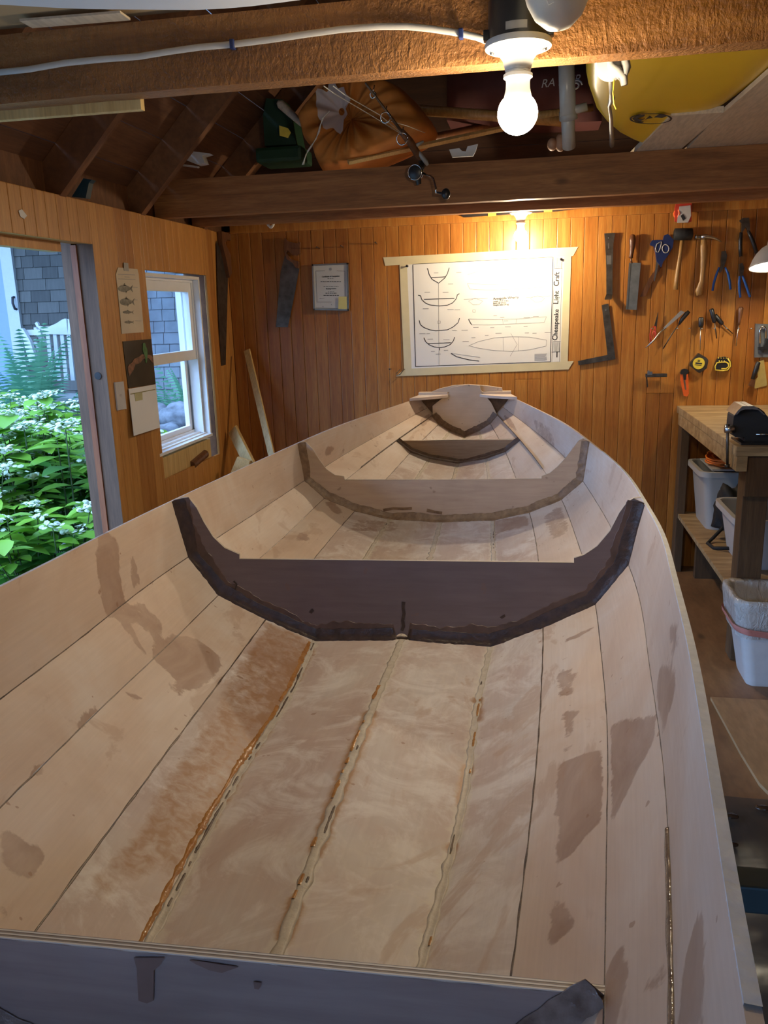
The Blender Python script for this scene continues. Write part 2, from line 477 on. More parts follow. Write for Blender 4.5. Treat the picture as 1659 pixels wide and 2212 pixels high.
# roof boards and rafters
b = MB()
s2 = math.sqrt(.5)
for i in range(19):
    d0 = i * .16; d1 = d0 + .157
    r0 = rr.random(); r1 = rr.random()
    for sgn, x_e, r in ((1, -1.80, r0), (-1, 2.47, r1)):
        a = Vector((x_e + sgn * d0 * s2, YF - .2, 1.72 + d0 * s2)); c = Vector((x_e + sgn * d1 * s2, YF - .2, 1.72 + d1 * s2))
        if d1 > 3.03: c = Vector((.335, YF - .2, 3.855))
        if d0 > 3.0: continue
        nn = Vector((-sgn * s2, 0, s2)) * .02
        b.prism([a, c, c + nn, a + nn], (0, YB - YF + .4, 0), r)
struct(b.build('ceiling', M['sheath']))
raf = []
for i, y in enumerate([2.70, 3.30, 3.965, 2.1, 1.5, .9, .3, -.3, -.9, -1.5]):
    for sgn in (1, -1):
        b = MB(); xe = -1.70 if sgn == 1 else 2.37; xr = .335
        z = 1.82 - .16
        a = Vector((xe, y, z + 0)); c = Vector((xr, y, z + abs(xr - xe))); up = Vector((0, 0, .158))
        b.prism([a, c, c + up, a + up], (0, .04, 0), rr.random())
        o = b.build('roof_rafter', M['rafter'])
        side = 'left' if sgn == 1 else 'right'
        if sgn == 1 and y == 2.70: tag(o, 'brown rafter with a pale worn lower edge rising above the doorway end of the wall', 'rafter', 'roof rafters')
        elif sgn == 1 and y == 3.30: tag(o, 'brown knotted rafter rising beside the left end of the far ceiling joist', 'rafter', 'roof rafters')
        else: tag(o, 'dark roof rafter hidden in the shadows of the %s roof slope' % side, 'rafter', 'roof rafters')
b = MB(); b.box((.315, YF, 3.66), (.355, YB, 3.85), .3)
struct(b.build('trim_5', M['rafter']))
# ceiling joists
def joist(name, y0, y1, z0, z1, mat, label, wav=False):
    b = MB(); nx = 60
    xs = [XL - .03 + (XR - XL + .06) * i / nx for i in range(nx + 1)]
    P = []
    for x in xs:
        j = .0016 * noise.noise(Vector((x * 16, y0 * 9, 1))); k = .0016 * noise.noise(Vector((x * 21, y0 * 5, 7)))
        P.append([(x, y0 + k, z1), (x, y0 + k, z0 + j), (x, y1, z0 + j * .8), (x, y1, z1)])
    b.grid(P, .6, close=True)
    b.bm.faces.new([v for v in b.bm.verts][:4]); b.bm.faces.new([v for v in b.bm.verts][-4:])
    return tag(b.build(name, mat), label, 'beam')
joist('ceiling_joist', 1.58, 1.628, 1.786, 1.905, M['beam_rough'], 'rough sawn near ceiling joist that carries the white cable and the front light bulb')
joist('ceiling_joist', 3.50, 3.55, 1.786, 1.937, M['beam'], 'long knotty ceiling joist across the middle under the loft clutter and fishing reel')
joist('ceiling_joist', 3.90, 3.95, 1.786, 1.937, M['beam'], 'shadowed ceiling joist nearest the back wall, above the back light bulb')
joist('ceiling_joist', .2, .248, 1.79, 1.92, M['beam'], 'ceiling joist overhead behind the near rough joist')
b = MB(); b.box((XL, YB - .018, 1.787), (XR, YB, 1.835), .75); struct(b.build('trim_6', M['back_wall']))
b = MB(); b.box((XL - .04, YB - .0, 1.835), (XR, YB + .03, 1.94), .3); b.box((XL - .04, 4.20, 1.835), (XR, YB, 1.87), .3); struct(b.build('trim_7', M['beam']))
# thin board nailed under the near joist
b = MB(); x1 = wp(315, 232, Y=1.65).x; b.box((XL, 1.629, 1.768), (x1, 1.645, 1.80), .6, bev=.001)
tag(b.build('wood_strip', M['pine']), 'thin pine strip with a pale cut end fixed behind the near joist at upper left', 'board')
# ---- window
win = thing('window_1', 'w', 'w', (-1.64, 3.58, .79)); del win['label']; del win['category']; win['kind'] = 'structure'
WY0, WY1, WZ0, WZ1 = 3.26, 3.872, .782, 1.553
b = MB()
xi, xo = -1.585, -1.70
def ring(b, x0, x1, y0, y1, z0, z1, w, wb=None, wt=None):
    wb = w if wb is None else wb; wt = w if wt is None else wt
    b.box((x0, y0, z0), (x1, y0 + w, z1)); b.box((x0, y1 - w, z0), (x1, y1, z1))
    b.box((x0, y0 + w, z0), (x1, y1 - w, z0 + wb)); b.box((x0, y0 + w, z1 - wt), (x1, y1 - w, z1))
ring(b, xo, xi, WY0, WY1, WZ0 + .001, WZ1, .014, .002)
ring(b, -1.655, -1.615, WY0 + .014, WY1 - .014, WZ0 + .004, WZ1 - .014, .012, .002)
ring(b, -1.70, -1.672, WY0 + .014, WY1 - .014, WZ0 + .004, WZ1 - .014, .020, .002)
pr = [(-1.70, 0), (-1.579, 0), (-1.579, .013), (-1.602, .016), (-1.602, .021), (-1.609, .021), (-1.609, .015), (-1.632, .019), (-1.632, .027), (-1.639, .027), (-1.639, .021), (-1.660, .026), (-1.660, .036), (-1.70, .038)]
b.prism([(x, WY0 + .001, WZ0 + z) for x, z in pr], (0, WY1 - WY0 - .002, 0))
b.build('window_frame', M['vinyl'], win)
SY0, SY1 = WY0 + .026, WY1 - .026; ZM = 1.165
b = MB(); ring(b, -1.652, -1.622, SY0, SY1, ZM, WZ1 - .02, .034, .046, .05); b.build('upper_sash', M['vinyl'], win)
b = MB(); b.box((-1.639, SY0 + .03, ZM + .04), (-1.636, SY1 - .03, WZ1 - .06)); b.build('pane', M['pane'], win)
b = MB(); ring(b, -1.69, -1.668, SY0, SY1 - .012, WZ0 + .03, ZM + .03, .028, .03, .02); b.build('lower_sash', M['vinyl'], win)
b = MB()
for yy in (SY1 - .006, SY1 + .006): b.box((-1.66, yy, WZ0 + .02), (-1.612, yy + .003, ZM))
b.build('sash_track', M['vinyl'], win)
# rough timber under the window
b = MB(); b.box((-1.66, 3.272, .655), (-1.60, 3.885, .765), .5, bev=.002)
tag(b.build('sill_block', M['pine']), 'unpainted yellow timber block under the white window', 'timber')
b = MB(); b.tube([(-1.598, 3.62, .675), (-1.60, 3.80, .70)], .022, 12)
tag(b.build('wood_peg', M['tool_wood_dark']), 'dark round stub of wood in the gap below the window sill', 'peg')
# ------------------------------------------------------------------ the boat
KB = .905; PHI = math.radians(1.4136644); XC = -.2394743
CP, SP = math.cos(PHI), math.sin(PHI)
ST = np.array([-1.0, -.80, -.45, -.05, .35, .75, 1.1, 1.4, 1.72, 2.26, 2.804, 3.3, 3.779, 4.38])
WW = [[.012, .10, .205, .285, .3461, .41, .4581, .4962, .5192, .5425, .5048, .4482, .366, .2409],
      [.010, .08, .185, .265, .3289, .3947, .4367, .4706, .4917, .5026, .4886, .4504, .3645, .2025],
      [.008, .06, .155, .23, .2912, .3414, .3818, .4059, .4265, .4339, .4178, .3643, .2868, .1688],
      [.006, .04, .11, .165, .2146, .2541, .2829, .3012, .3162, .3233, .3089, .268, .2202, .1325],
      [.004, .02, .055, .09, .1207, .1544, .1786, .1832, .2013, .1966, .1824, .1598, .1313, .074],
      [0] * 14]
ZZ = [[-.16, -.18, -.22, -.26, -.2922, -.3289, -.3615, -.3872, -.409, -.4424, -.4526, -.4582, -.4639, -.4629],
      [-.24, -.28, -.33, -.385, -.4267, -.4636, -.4959, -.5187, -.5413, -.5738, -.5888, -.5878, -.5704, -.5211],
      [-.32, -.36, -.41, -.465, -.5031, -.5476, -.5859, -.6133, -.6329, -.6581, -.653, -.6326, -.6029, -.5588],
      [-.40, -.45, -.51, -.56, -.5938, -.6272, -.6568, -.6762, -.6896, -.7024, -.7007, -.6865, -.6562, -.6026],
      [-.44, -.51, -.575, -.615, -.6447, -.6783, -.7082, -.7292, -.738, -.7383, -.7297, -.7143, -.688, -.6418],
      [-.46, -.54, -.60, -.635, -.6524, -.6623, -.6762, -.6993, -.7299, -.7468, -.7381, -.7274, -.7107, -.6733]]
def spl(y, x):
    y = np.array(y, float); st = ST; n = len(st); h = np.diff(st); A = np.zeros((n, n)); bb = np.zeros(n); A[0, 0] = A[-1, -1] = 1
    for i in range(1, n - 1):
        A[i, i - 1] = h[i - 1]; A[i, i] = 2 * (h[i - 1] + h[i]); A[i, i + 1] = h[i]; bb[i] = 3 * ((y[i + 1] - y[i]) / h[i] - (y[i] - y[i - 1]) / h[i - 1])
    c = np.linalg.solve(A, bb); x = np.atleast_1d(x); i = np.clip(np.searchsorted(st, x) - 1, 0, n - 2); d = x - st[i]
    return y[i] + ((y[i + 1] - y[i]) / h[i] - h[i] * (2 * c[i] + c[i + 1]) / 3) * d + c[i] * d ** 2 + (c[i + 1] - c[i]) / (3 * h[i]) * d ** 3
def bw(x, s, z):
    """boat frame (x from centre line, s station, z) -> room"""
    X = x + XC
    return Vector((KB * (CP * X - SP * s), KB * (SP * X + CP * s), KB * z + CAMZ))
def on_station(px, py, s):
    """boat coordinates (x, z) seen at a pixel on the plane of station s"""
    c = ((px - 829.5) / FPX, (py - 1106) / FPX, 1.0)
    d = [sum(R_[k][i] * c[k] for k in range(3)) for i in range(3)]
    ds = -SP * d[0] + CP * d[1]; dx = CP * d[0] + SP * d[1]
    t = KB * s / ds
    return (dx * t / KB - XC, d[2] * t / KB)
def inpoly(P, poly):
    x, y = P[:, 0], P[:, 1]; r = np.zeros(len(P), bool); n = len(poly)
    for i in range(n):
        x1, y1 = poly[i]; x2, y2 = poly[(i + 1) % n]
        if y1 == y2: continue
        c = ((y1 > y) != (y2 > y)) & (x < (x2 - x1) * (y - y1) / (y2 - y1) + x1); r ^= c
    return r
# epoxy smears and fillers as they lie on the planks (traced on the hull): brown, strength
BROWN = [
 ([(213, 1150), (240, 1150), (262, 1180), (258, 1230), (270, 1290), (280, 1330), (230, 1335), (215, 1280), (205, 1200)], .62), ([(500, 1100), (520, 1105), (512, 1120)], .5), ([(610, 1150), (622, 1165), (610, 1168)], .6), ([(400, 1505), (416, 1512), (405, 1530)], .6), ([(100, 1600), (150, 1560), (145, 1575), (105, 1615)], .7), ([(75, 1560), (140, 1510), (150, 1515), (90, 1575)], .5), ([(20, 1650), (50, 1640), (40, 1665)], .6), ([(470, 1225), (485, 1240), (500, 1265), (488, 1260)], .6), ([(445, 1215), (470, 1240), (478, 1262), (455, 1240)], .65), ([(280, 1195), (290, 1195), (305, 1260), (308, 1270), (285, 1275)], .6),
 ([(240, 1310), (310, 1300), (355, 1350), (345, 1395), (300, 1350), (260, 1350)], .6), ([(262, 1350), (275, 1345), (325, 1415), (310, 1415)], .62),
 ([(330, 1395), (370, 1370), (430, 1380), (480, 1420), (480, 1450), (430, 1490), (400, 1497), (350, 1440), (330, 1425)], .68), ([(345, 1450), (400, 1500), (385, 1512)], .6), ([(275, 1490), (320, 1510), (305, 1522), (268, 1500)], .6),
 ([(215, 1505), (236, 1508), (175, 1575), (150, 1580), (160, 1560)], .7), ([(228, 1598), (240, 1602), (260, 1622), (250, 1626)], .8), ([(168, 1675), (180, 1678), (203, 1698), (195, 1703)], .7),
 ([(0, 1780), (60, 1820), (100, 1830), (100, 1860), (60, 1910), (20, 1870), (0, 1900)], .75), ([(0, 1960), (20, 1945), (20, 1985), (0, 1992)], .7), ([(120, 1750), (150, 1765), (150, 1775), (118, 1765)], .6), ([(60, 1680), (100, 1640), (90, 1670)], .65),
 ([(1210, 1385), (1287, 1350), (1287, 1358), (1220, 1391)], .62), ([(1200, 1445), (1230, 1440), (1246, 1455), (1240, 1485), (1250, 1500), (1200, 1512)], .58), ([(1215, 1537), (1250, 1530), (1230, 1600), (1240, 1610), (1220, 1630), (1214, 1625)], .72), ([(1213, 1418), (1236, 1414), (1230, 1425), (1215, 1428)], .6),
 ([(1205, 1650), (1310, 1610), (1310, 1775), (1265, 1800), (1235, 1850), (1200, 1870)], .72), ([(1195, 1925), (1215, 1935), (1230, 1970), (1250, 2008), (1220, 2030), (1185, 2050), (1185, 1990)], .68),
 ([(1318, 1560), (1420, 1540), (1415, 1600), (1350, 1720), (1330, 1765), (1324, 1800), (1313, 1775)], .66), ([(1315, 2075), (1370, 2010), (1345, 2070), (1362, 2085), (1320, 2260), (1280, 2260)], .8),
 ([(1505, 1945), (1525, 1995), (1520, 2260), (1460, 2260), (1475, 2080)], .62), ([(1445, 2065), (1380, 2130), (1385, 2155), (1445, 2125)], .6), ([(1425, 1435), (1460, 1435), (1460, 1490), (1430, 1605), (1415, 1500)], .6), ([(1440, 1350), (1466, 1330), (1470, 1400), (1450, 1420)], .5),
 ([(719, 1079), (740, 1106), (727, 1116), (700, 1085)], .7), ([(645, 1145), (674, 1159), (669, 1167), (625, 1172), (640, 1160)], .66), ([(1172, 1116), (1200, 1094), (1216, 1094), (1238, 1144), (1190, 1172)], .5),
 ([(1308, 989), (1355, 1036), (1358, 1052), (1319, 1016)], .55), ([(1150, 900), (1191, 922), (1202, 978), (1191, 964), (1155, 930)], .45), ([(704, 966), (728, 961), (712, 986), (700, 984)], .75), ([(738, 968), (746, 966), (742, 984), (737, 984)], .7),
 ([(905, 908), (925, 893), (938, 900), (912, 925)], .6), ([(898, 922), (906, 926), (916, 942), (910, 944)], .5), ([(1085, 893), (1104, 905), (1122, 935), (1110, 930), (1096, 918)], .6), ([(790, 935), (806, 925), (830, 975), (815, 985)], .35),
 ([(600, 990), (620, 985), (610, 995)], .6), ([(900, 880), (915, 876), (918, 886), (905, 890)], .6), ([(235, 1745), (262, 1762), (250, 1770)], .6),
 ([(770, 1118), (870, 1128), (860, 1150), (740, 1150)], .45), ([(1060, 1124), (1140, 1112), (1150, 1135), (1080, 1150), (1066, 1190), (1060, 1180)], .55)]
AMBER = [
 ([(573, 1340), (680, 1382), (655, 1420), (590, 1550), (540, 1640), (470, 1740), (400, 1850), (300, 1900), (200, 1960), (190, 1900), (290, 1800), (350, 1690), (420, 1600), (510, 1440)], .72),
 ([(655, 1390), (682, 1400), (604, 1540), (545, 1640), (495, 1730), (425, 1830), (375, 1920), (352, 1910), (420, 1800), (500, 1680), (592, 1510)], .92),
 ([(790, 1545), (803, 1550), (768, 1640), (743, 1700), (703, 1790), (688, 1862), (674, 1862), (698, 1760), (743, 1650)], 1.5), ([(638, 1925), (648, 1925), (625, 2055), (600, 2070), (615, 2000)], 1.5), ([(795, 1530), (812, 1530), (808, 1545), (790, 1548)], 1.5),
 ([(1033, 1505), (1043, 1508), (1036, 1562), (1025, 1562)], 1.5), ([(1009, 1650), (1017, 1650), (1000, 1742), (991, 1742)], 1.5), ([(977, 1820), (984, 1820), (982, 1868), (972, 1868)], 1.5), ([(935, 2080), (950, 2085), (948, 2105), (938, 2100)], 1.5),
 ([(100, 1985), (160, 1900), (180, 1930), (130, 2010)], .5), ([(1395, 1600), (1415, 1590), (1350, 1720), (1330, 1770)], .35), ([(1310, 2090), (1345, 2060), (1330, 2200), (1300, 2200)], .6), ([(70, 1650), (95, 1640), (85, 1670), (40, 1700)], .45)]
def hull_mat(name, glassed):
    t = NT(name)
    uv = t.n('ShaderNodeTexCoord').outputs['UV']
    def mp(sc):
        m = t.n('ShaderNodeMapping'); m.inputs['Scale'].default_value = sc; t.l(uv, m.inputs[0]); return m.outputs[0]
    st = t.attr('stain'); sep = t.n('ShaderNodeSeparateColor'); t.l(st.outputs['Color'], sep.inputs[0])
    edge = t.noise(t.coord((1, 1, 1)), 55, 5, .6, .5)
    grain = t.noise(mp((2, 60, 1)), 3, 4, .6, .3)
    soft = t.noise(t.coord((1, .6, 1)), 5.5, 5, .6, .6)
    if glassed:
        base = t.ramp(soft, [(.3, (.49, .375, .325)), (.48, (.58, .485, .435)), (.6, (.61, .555, .515)), (.75, (.67, .635, .61))])
        cells = t.n('ShaderNodeTexVoronoi', feature='DISTANCE_TO_EDGE'); cells.inputs['Scale'].default_value = 17; cells.inputs['Randomness'].default_value = 1
        dv = t.n('ShaderNodeVectorMath', operation='ADD'); nn = t.n('ShaderNodeTexNoise'); nn.inputs['Scale'].default_value = 9
        tc = t.coord((1, .75, 1)); t.l(tc, nn.inputs['Vector']); sc = t.n('ShaderNodeVectorMath', operation='SCALE'); sc.inputs['Scale'].default_value = .12
        t.l(nn.outputs['Color'], sc.inputs[0]); t.l(tc, dv.inputs[0]); t.l(sc.outputs[0], dv.inputs[1]); t.l(dv.outputs[0], cells.inputs['Vector'])
        ring = t.ramp(cells.outputs['Distance'], [(.0, 1.0), (.06, 0.0)])
        msk = t.ramp(t.noise(t.coord(), 2.2, 2), [(.46, 0.0), (.6, .26)])
        base = t.mix(t.math('MULTIPLY', ring, msk), base, (.74, .68, .60))
        fog = t.ramp(t.noise(t.coord((1, 1, 1)), 9, 6, .7, 1.0), [(.47, 0.0), (.63, .8)])
        base = t.mix(fog, base, (.77, .735, .705))
    else:
        base = t.ramp(soft, [(.3, (.60, .46, .355)), (.5, (.67, .55, .45)), (.7, (.72, .64, .57))])
        fog = t.ramp(t.noise(t.coord((1, .5, 1)), 6, 4, .6, .8), [(.52, 0.0), (.74, .4)])
        base = t.mix(fog, base, (.74, .69, .63))
    base = t.mix(1.0, base, t.ramp(grain, [(.3, .93), (.7, 1.0)]), 'MULTIPLY')
    def mask(ch, amp, lo, hi):
        v = t.math('ADD', sep.outputs[ch], t.math('MULTIPLY', t.math('SUBTRACT', edge, .5), amp))
        return t.ramp(v, [(lo, 0.0), (hi, 1.0)])
    has_b = t.ramp(sep.outputs[0], [(.02, 0.0), (.2, 1.0)]); has_g = t.ramp(sep.outputs[1], [(.02, 0.0), (.2, 1.0)]); has_a = t.ramp(sep.outputs[2], [(.02, 0.0), (.2, 1.0)])
    wm = t.math('MULTIPLY', mask(1, .9, .36, .56), has_g)
    c = t.mix(t.math('MULTIPLY', wm, .6), base, (.70, .66, .56))
    bm_ = t.math('MULTIPLY', mask(0, .75, .34, .46), has_b)
    tone = t.ramp(t.noise(t.coord((1, .5, 1)), 14, 4, .6, .8), [(.35, .48), (.65, .85)])
    c = t.mix(t.math('MULTIPLY', bm_, tone), c, (.32, .20, .14))
    am = t.math('MULTIPLY', mask(2, 1.1, .40, .85), has_a)
    c = t.mix(t.math('MULTIPLY', am, .8), c, (.36, .185, .075))
    # faint brush smears wandering over the sheets
    sm = t.ramp(t.noise(t.coord((1.4, .7, 1.4)), 4.5, 5, .6, 1.5), [(.605, 0.0), (.65, .42)])
    c = t.mix(sm, c, (.44, .29, .195))
    sp = t.ramp(t.noise(t.coord((1, 1, 1)), 42, 2, .5), [(.735, 0.0), (.75, .6)])
    c = t.mix(sp, c, (.30, .16, .09))
    t.col(c)
    rg = t.mix(am, .55, .30); t.set(Roughness=t.mix(t.math('MULTIPLY', bm_, .5), rg, .40))
    weave = t.n('ShaderNodeTexWave'); weave.inputs['Scale'].default_value = 90; weave.inputs['Distortion'].default_value = 2; t.l(t.coord((1, 1, 1)), weave.inputs['Vector'])
    t.bump(t.math('ADD', grain, t.math('MULTIPLY', am, .6)), .12, .001)
    return t.m
M['ply_side'] = hull_mat('okoume_side_plank', False)
M['ply_bottom'] = hull_mat('glassed_bottom_plank', True)
def ply_frame(name, dark, light, st=(.2, .12, .09)):
    t = NT(name); g = t.noise(t.coord((3, 3, 30)), 2.5, 4, .6, .3); g2 = t.noise(t.coord((2, 2, 2)), 4, 3)
    c = t.ramp(g, [(.3, dark), (.7, light)]); c = t.mix(1.0, c, t.ramp(g2, [(.3, .86), (.7, 1.0)]), 'MULTIPLY')
    sm = t.ramp(t.noise(t.coord((1, 1, 1)), 26, 2, .5), [(.70, 0.0), (.72, .5)]); c = t.mix(sm, c, st)
    t.col(c); t.set(Roughness=.42); return t.m
M['frame_dark'] = ply_frame('sealed_dark_frame', (.165, .12, .115), (.20, .15, .145))
M['frame_mid'] = ply_frame('sealed_tan_frame', (.47, .34, .25), (.55, .42, .31))
M['frame_stern'] = ply_frame('stern_frame', (.27, .17, .10), (.36, .245, .155))
M['transom'] = ply_frame('transom_ply', (.68, .53, .38), (.74, .60, .45))
M['frame_near'] = ply_frame('near_frame', (.34, .28, .27), (.42, .36, .34), (.24, .18, .16))
def ply_edge():
    t = NT('ply_edge'); sx = t.n('ShaderNodeSeparateXYZ'); c = t.n('ShaderNodeTexCoord'); t.l(c.outputs['UV'], sx.inputs[0])
    w = t.n('ShaderNodeMath', operation='FRACT'); t.l(t.math('MULTIPLY', sx.outputs[0], 2.5), w.inputs[0])
    t.col(t.ramp(w.outputs[0], [(.0, (.05, .035, .03)), (.2, (.80, .74, .64)), (.5, (.80, .74, .64)), (.6, (.10, .07, .05)), (.9, (.42, .33, .25))])); t.set(Roughness=.6); return t.m
M['ply_edge'] = ply_edge()
def epoxy(name, a, b_, rough):
    t = NT(name); n1 = t.noise(t.coord(), 60, 4, .6); t.col(t.ramp(n1, [(.3, a), (.7, b_)])); t.set(Roughness=rough); t.bump(n1, .6, .003); return t.m
M['fillet_dark'] = epoxy('dark_epoxy', (.022, .012, .009), (.06, .032, .022), .42)
M['fillet_mid'] = epoxy('brown_epoxy', (.12, .066, .032), (.25, .155, .085), .45)
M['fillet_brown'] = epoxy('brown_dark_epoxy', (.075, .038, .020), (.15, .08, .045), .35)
M['seam'] = epoxy('seam_epoxy', (.06, .045, .035), (.20, .15, .11), .35)
M['bead_wet'] = epoxy('wet_epoxy_bead', (.10, .07, .05), (.30, .22, .15), .08)
M['putty'] = epoxy('seam_putty', (.50, .45, .37), (.64, .59, .50), .5)

boat = thing('rowing_boat', 'unfinished plywood rowing boat hull, open and seen from inside, filling the workshop', 'boat', (-.215, 1.6, .69))
sA = np.arange(.30, 1.80, .0065); sB = np.arange(1.80, 4.37, .013); sC = np.arange(-1.0, .30, .035)
SS = np.concatenate([sC, sA, sB, [4.38]])
CW = [spl(w, SS) for w in WW]; CZ = [spl(z, SS) for z in ZZ]
NV = 14
TH = .007
def plank(side, k):
    """strake k (0 = sheer) on side -1 / +1"""
    gap = .0009
    w0, z0, w1, z1 = CW[k], CZ[k], CW[k + 1], CZ[k + 1]
    L = np.hypot(w0 - w1, z0 - z1) + 1e-6
    t0 = gap / L if k > 0 else 0 * L; t1 = 1 - gap / L
    n = len(SS)
    nx = (z0 - z1) / L; nz = -(w0 - w1) / L      # outward normal in section plane (x outward, z down)
    P = []; U = []
    for j in range(NV + 1):
        f = t0 + (t1 - t0) * j / NV
        x = w0 + (w1 - w0) * f; z = z0 + (z1 - z0) * f
        lap = .0022 * np.clip(1 - (j / NV) * 14, 0, 1) if k > 0 else 0
        X = side * x; Zz = z
        P.append((X, Zz))
    ox = P[0][0] + side * nx * TH / KB; oz = P[0][1] + nz * TH / KB
    ex = P[-1][0] + side * nx * TH / KB; ez = P[-1][1] + nz * TH / KB
    P2 = P + [(ex, ez), (ox, oz)]
    m = len(P2)
    arr = np.zeros((n, m, 3))
    for j, (X, Zz) in enumerate(P2):
        Xc = X + XC
        arr[:, j, 0] = KB * (CP * Xc - SP * SS); arr[:, j, 1] = KB * (SP * Xc + CP * SS); arr[:, j, 2] = KB * Zz + CAMZ
    V = arr.reshape(-1, 3)
    idx = np.arange(n * m).reshape(n, m)
    a = idx[:-1, :]; b_ = np.roll(idx, -1, 1)[:-1, :]; c = np.roll(idx, -1, 1)[1:, :]; d = idx[1:, :]
    F = np.stack([a, b_, c, d], -1).reshape(-1, 4)
    if side > 0: F = F[:, ::-1]
    faces = F.tolist() + [idx[0].tolist()[::(1 if side > 0 else -1)], idx[-1].tolist()[::(-1 if side > 0 else 1)]]
    # stain masks at the inner vertices
    PX = np.zeros((n * m, 2)); rel = V - np.array([0, 0, CAMZ]); Rm = np.array(R_); cc = rel @ Rm.T
    ok = cc[:, 2] > .05
    PX[ok, 0] = 829.5 + FPX * cc[ok, 0] / cc[ok, 2]; PX[ok, 1] = 1106 + FPX * cc[ok, 1] / cc[ok, 2]; PX[~ok] = -9999
    col = np.zeros((n * m, 4), np.float32); col[:, 3] = 1
    def cover(polys, ch):
        for poly, s_ in polys:
            q = np.array(poly); lo = q.min(0); hi = q.max(0)
            sel = np.where((PX[:, 0] > lo[0]) & (PX[:, 0] < hi[0]) & (PX[:, 1] > lo[1]) & (PX[:, 1] < hi[1]))[0]
            if len(sel):
                i = sel[inpoly(PX[sel], poly)]; col[i, ch] = np.maximum(col[i, ch], s_)
    cover(BROWN, 0); cover(AMBER, 2)
    if k >= 3:
        for j in range(NV + 1):
            f = j / NV; Lm = L * KB
            dd = f * Lm if k == 4 else (1 - f) * Lm
            d2 = (1 - f) * Lm if k == 4 else 9
            dm = np.minimum(dd, d2); g = np.clip(.75 - dm / .030, 0, .75)
            col[idx[:, j], 1] = g
    # blur the masks a little along and across
    C3 = col.reshape(n, m, 4)
    for _ in range(2):
        C3[1:-1] = (C3[:-2] + 2 * C3[1:-1] + C3[2:]) / 4
        C3[:, 1:NV] = (C3[:, 0:NV - 1] + 2 * C3[:, 1:NV] + C3[:, 2:NV + 1]) / 4
    off = np.array(boat.location)
    me = bpy.data.meshes.new('plank'); me.from_pydata((V - off).tolist(), [], faces)
    ca = me.color_attributes.new('stain', 'FLOAT_COLOR', 'POINT'); ca.data.foreach_set('color', C3.reshape(-1).astype(np.float32))
    uvl = me.uv_layers.new(name='UVMap'); li = np.zeros(len(me.loops), np.int32); me.loops.foreach_get('vertex_index', li)
    uu = np.repeat(SS * KB, m); vv = np.tile(np.arange(m) / NV * .12 + k * .3 + (side > 0) * 2, n)
    uvl.data.foreach_set('uv', np.stack([uu[li], vv[li]], -1).reshape(-1).astype(np.float32))
    me.materials.append(M['ply_side'] if k < 3 else M['ply_bottom'])
    sm = np.ones(len(me.polygons), bool); me.polygons.foreach_set('use_smooth', sm); me.set_sharp_from_angle(angle=math.radians(30))
    o = bpy.data.objects.new('side_plank' if k < 3 else 'bottom_plank', me); COL.objects.link(o); o.parent = boat
    return o
for side in (-1, 1):
    for k in range(5): plank(side, k)
# seams: glue lines between planks
def seam_strip(k, side, w, mat, name, proud, rag, s0=-.95, s1=4.37, seed=0, step=.012, fq=1.0):
    s_ = np.arange(s0, s1, step); x = spl(WW[k], s_) * side; z = spl(ZZ[k], s_)
    xu = spl(WW[max(k - 1, 0)], s_) * side; zu = spl(ZZ[max(k - 1, 0)], s_)
    if k < 5: xd = spl(WW[k + 1], s_) * side; zd = spl(ZZ[k + 1], s_)
    else: xd = -xu; zd = zu
    b = MB(); P = []
    for i in range(len(s_)):
        c = Vector((x[i], 0, z[i])); u = (Vector((xu[i], 0, zu[i])) - c).normalized(); d = (Vector((xd[i], 0, zd[i])) - c).normalized()
        inn = (u + d); inn = inn.normalized() if inn.length > 1e-3 else Vector((0, 0, 1))
        if inn.z < 0 and k > 2: inn = -inn
        r = 1 + rag * noise.noise(Vector((s_[i] * 18 * fq, k * 5 + side, seed))); r2 = 1 + rag * noise.noise(Vector((s_[i] * 22 * fq, k * 9 + side, seed + 5)))
        row = []
        for q in (c + u * w * r + inn * proud * .3, c + u * w * r * .5 + inn * proud, c + inn * proud * 1.1 , c + d * w * r2 * .5 + inn * proud, c + d * w * r2 + inn * proud * .3, c - inn * .012):
            row.append(bw(q.x, s_[i], q.z))
        P.append(row)
    b.grid(P, .5, close=True)
    return b.build(name, mat, boat, smooth=True)
for side in (-1, 1):
    for k in (1, 2): seam_strip(k, side, .0009, M['seam'], 'glue_seam', .0003, 1.3)
    seam_strip(3, side, .0013, M['seam'], 'glue_seam', .0004, 1.2)
    seam_strip(4, side, .0065, M['putty'], 'putty_seam', .0002, .8, fq=1.8, step=.006)
seam_strip(5, 1, .0075, M['putty'], 'putty_seam', .0002, .8, fq=1.8, step=.006)
M['amber'] = epoxy('amber_epoxy', (.33, .14, .035), (.50, .26, .09), .22)
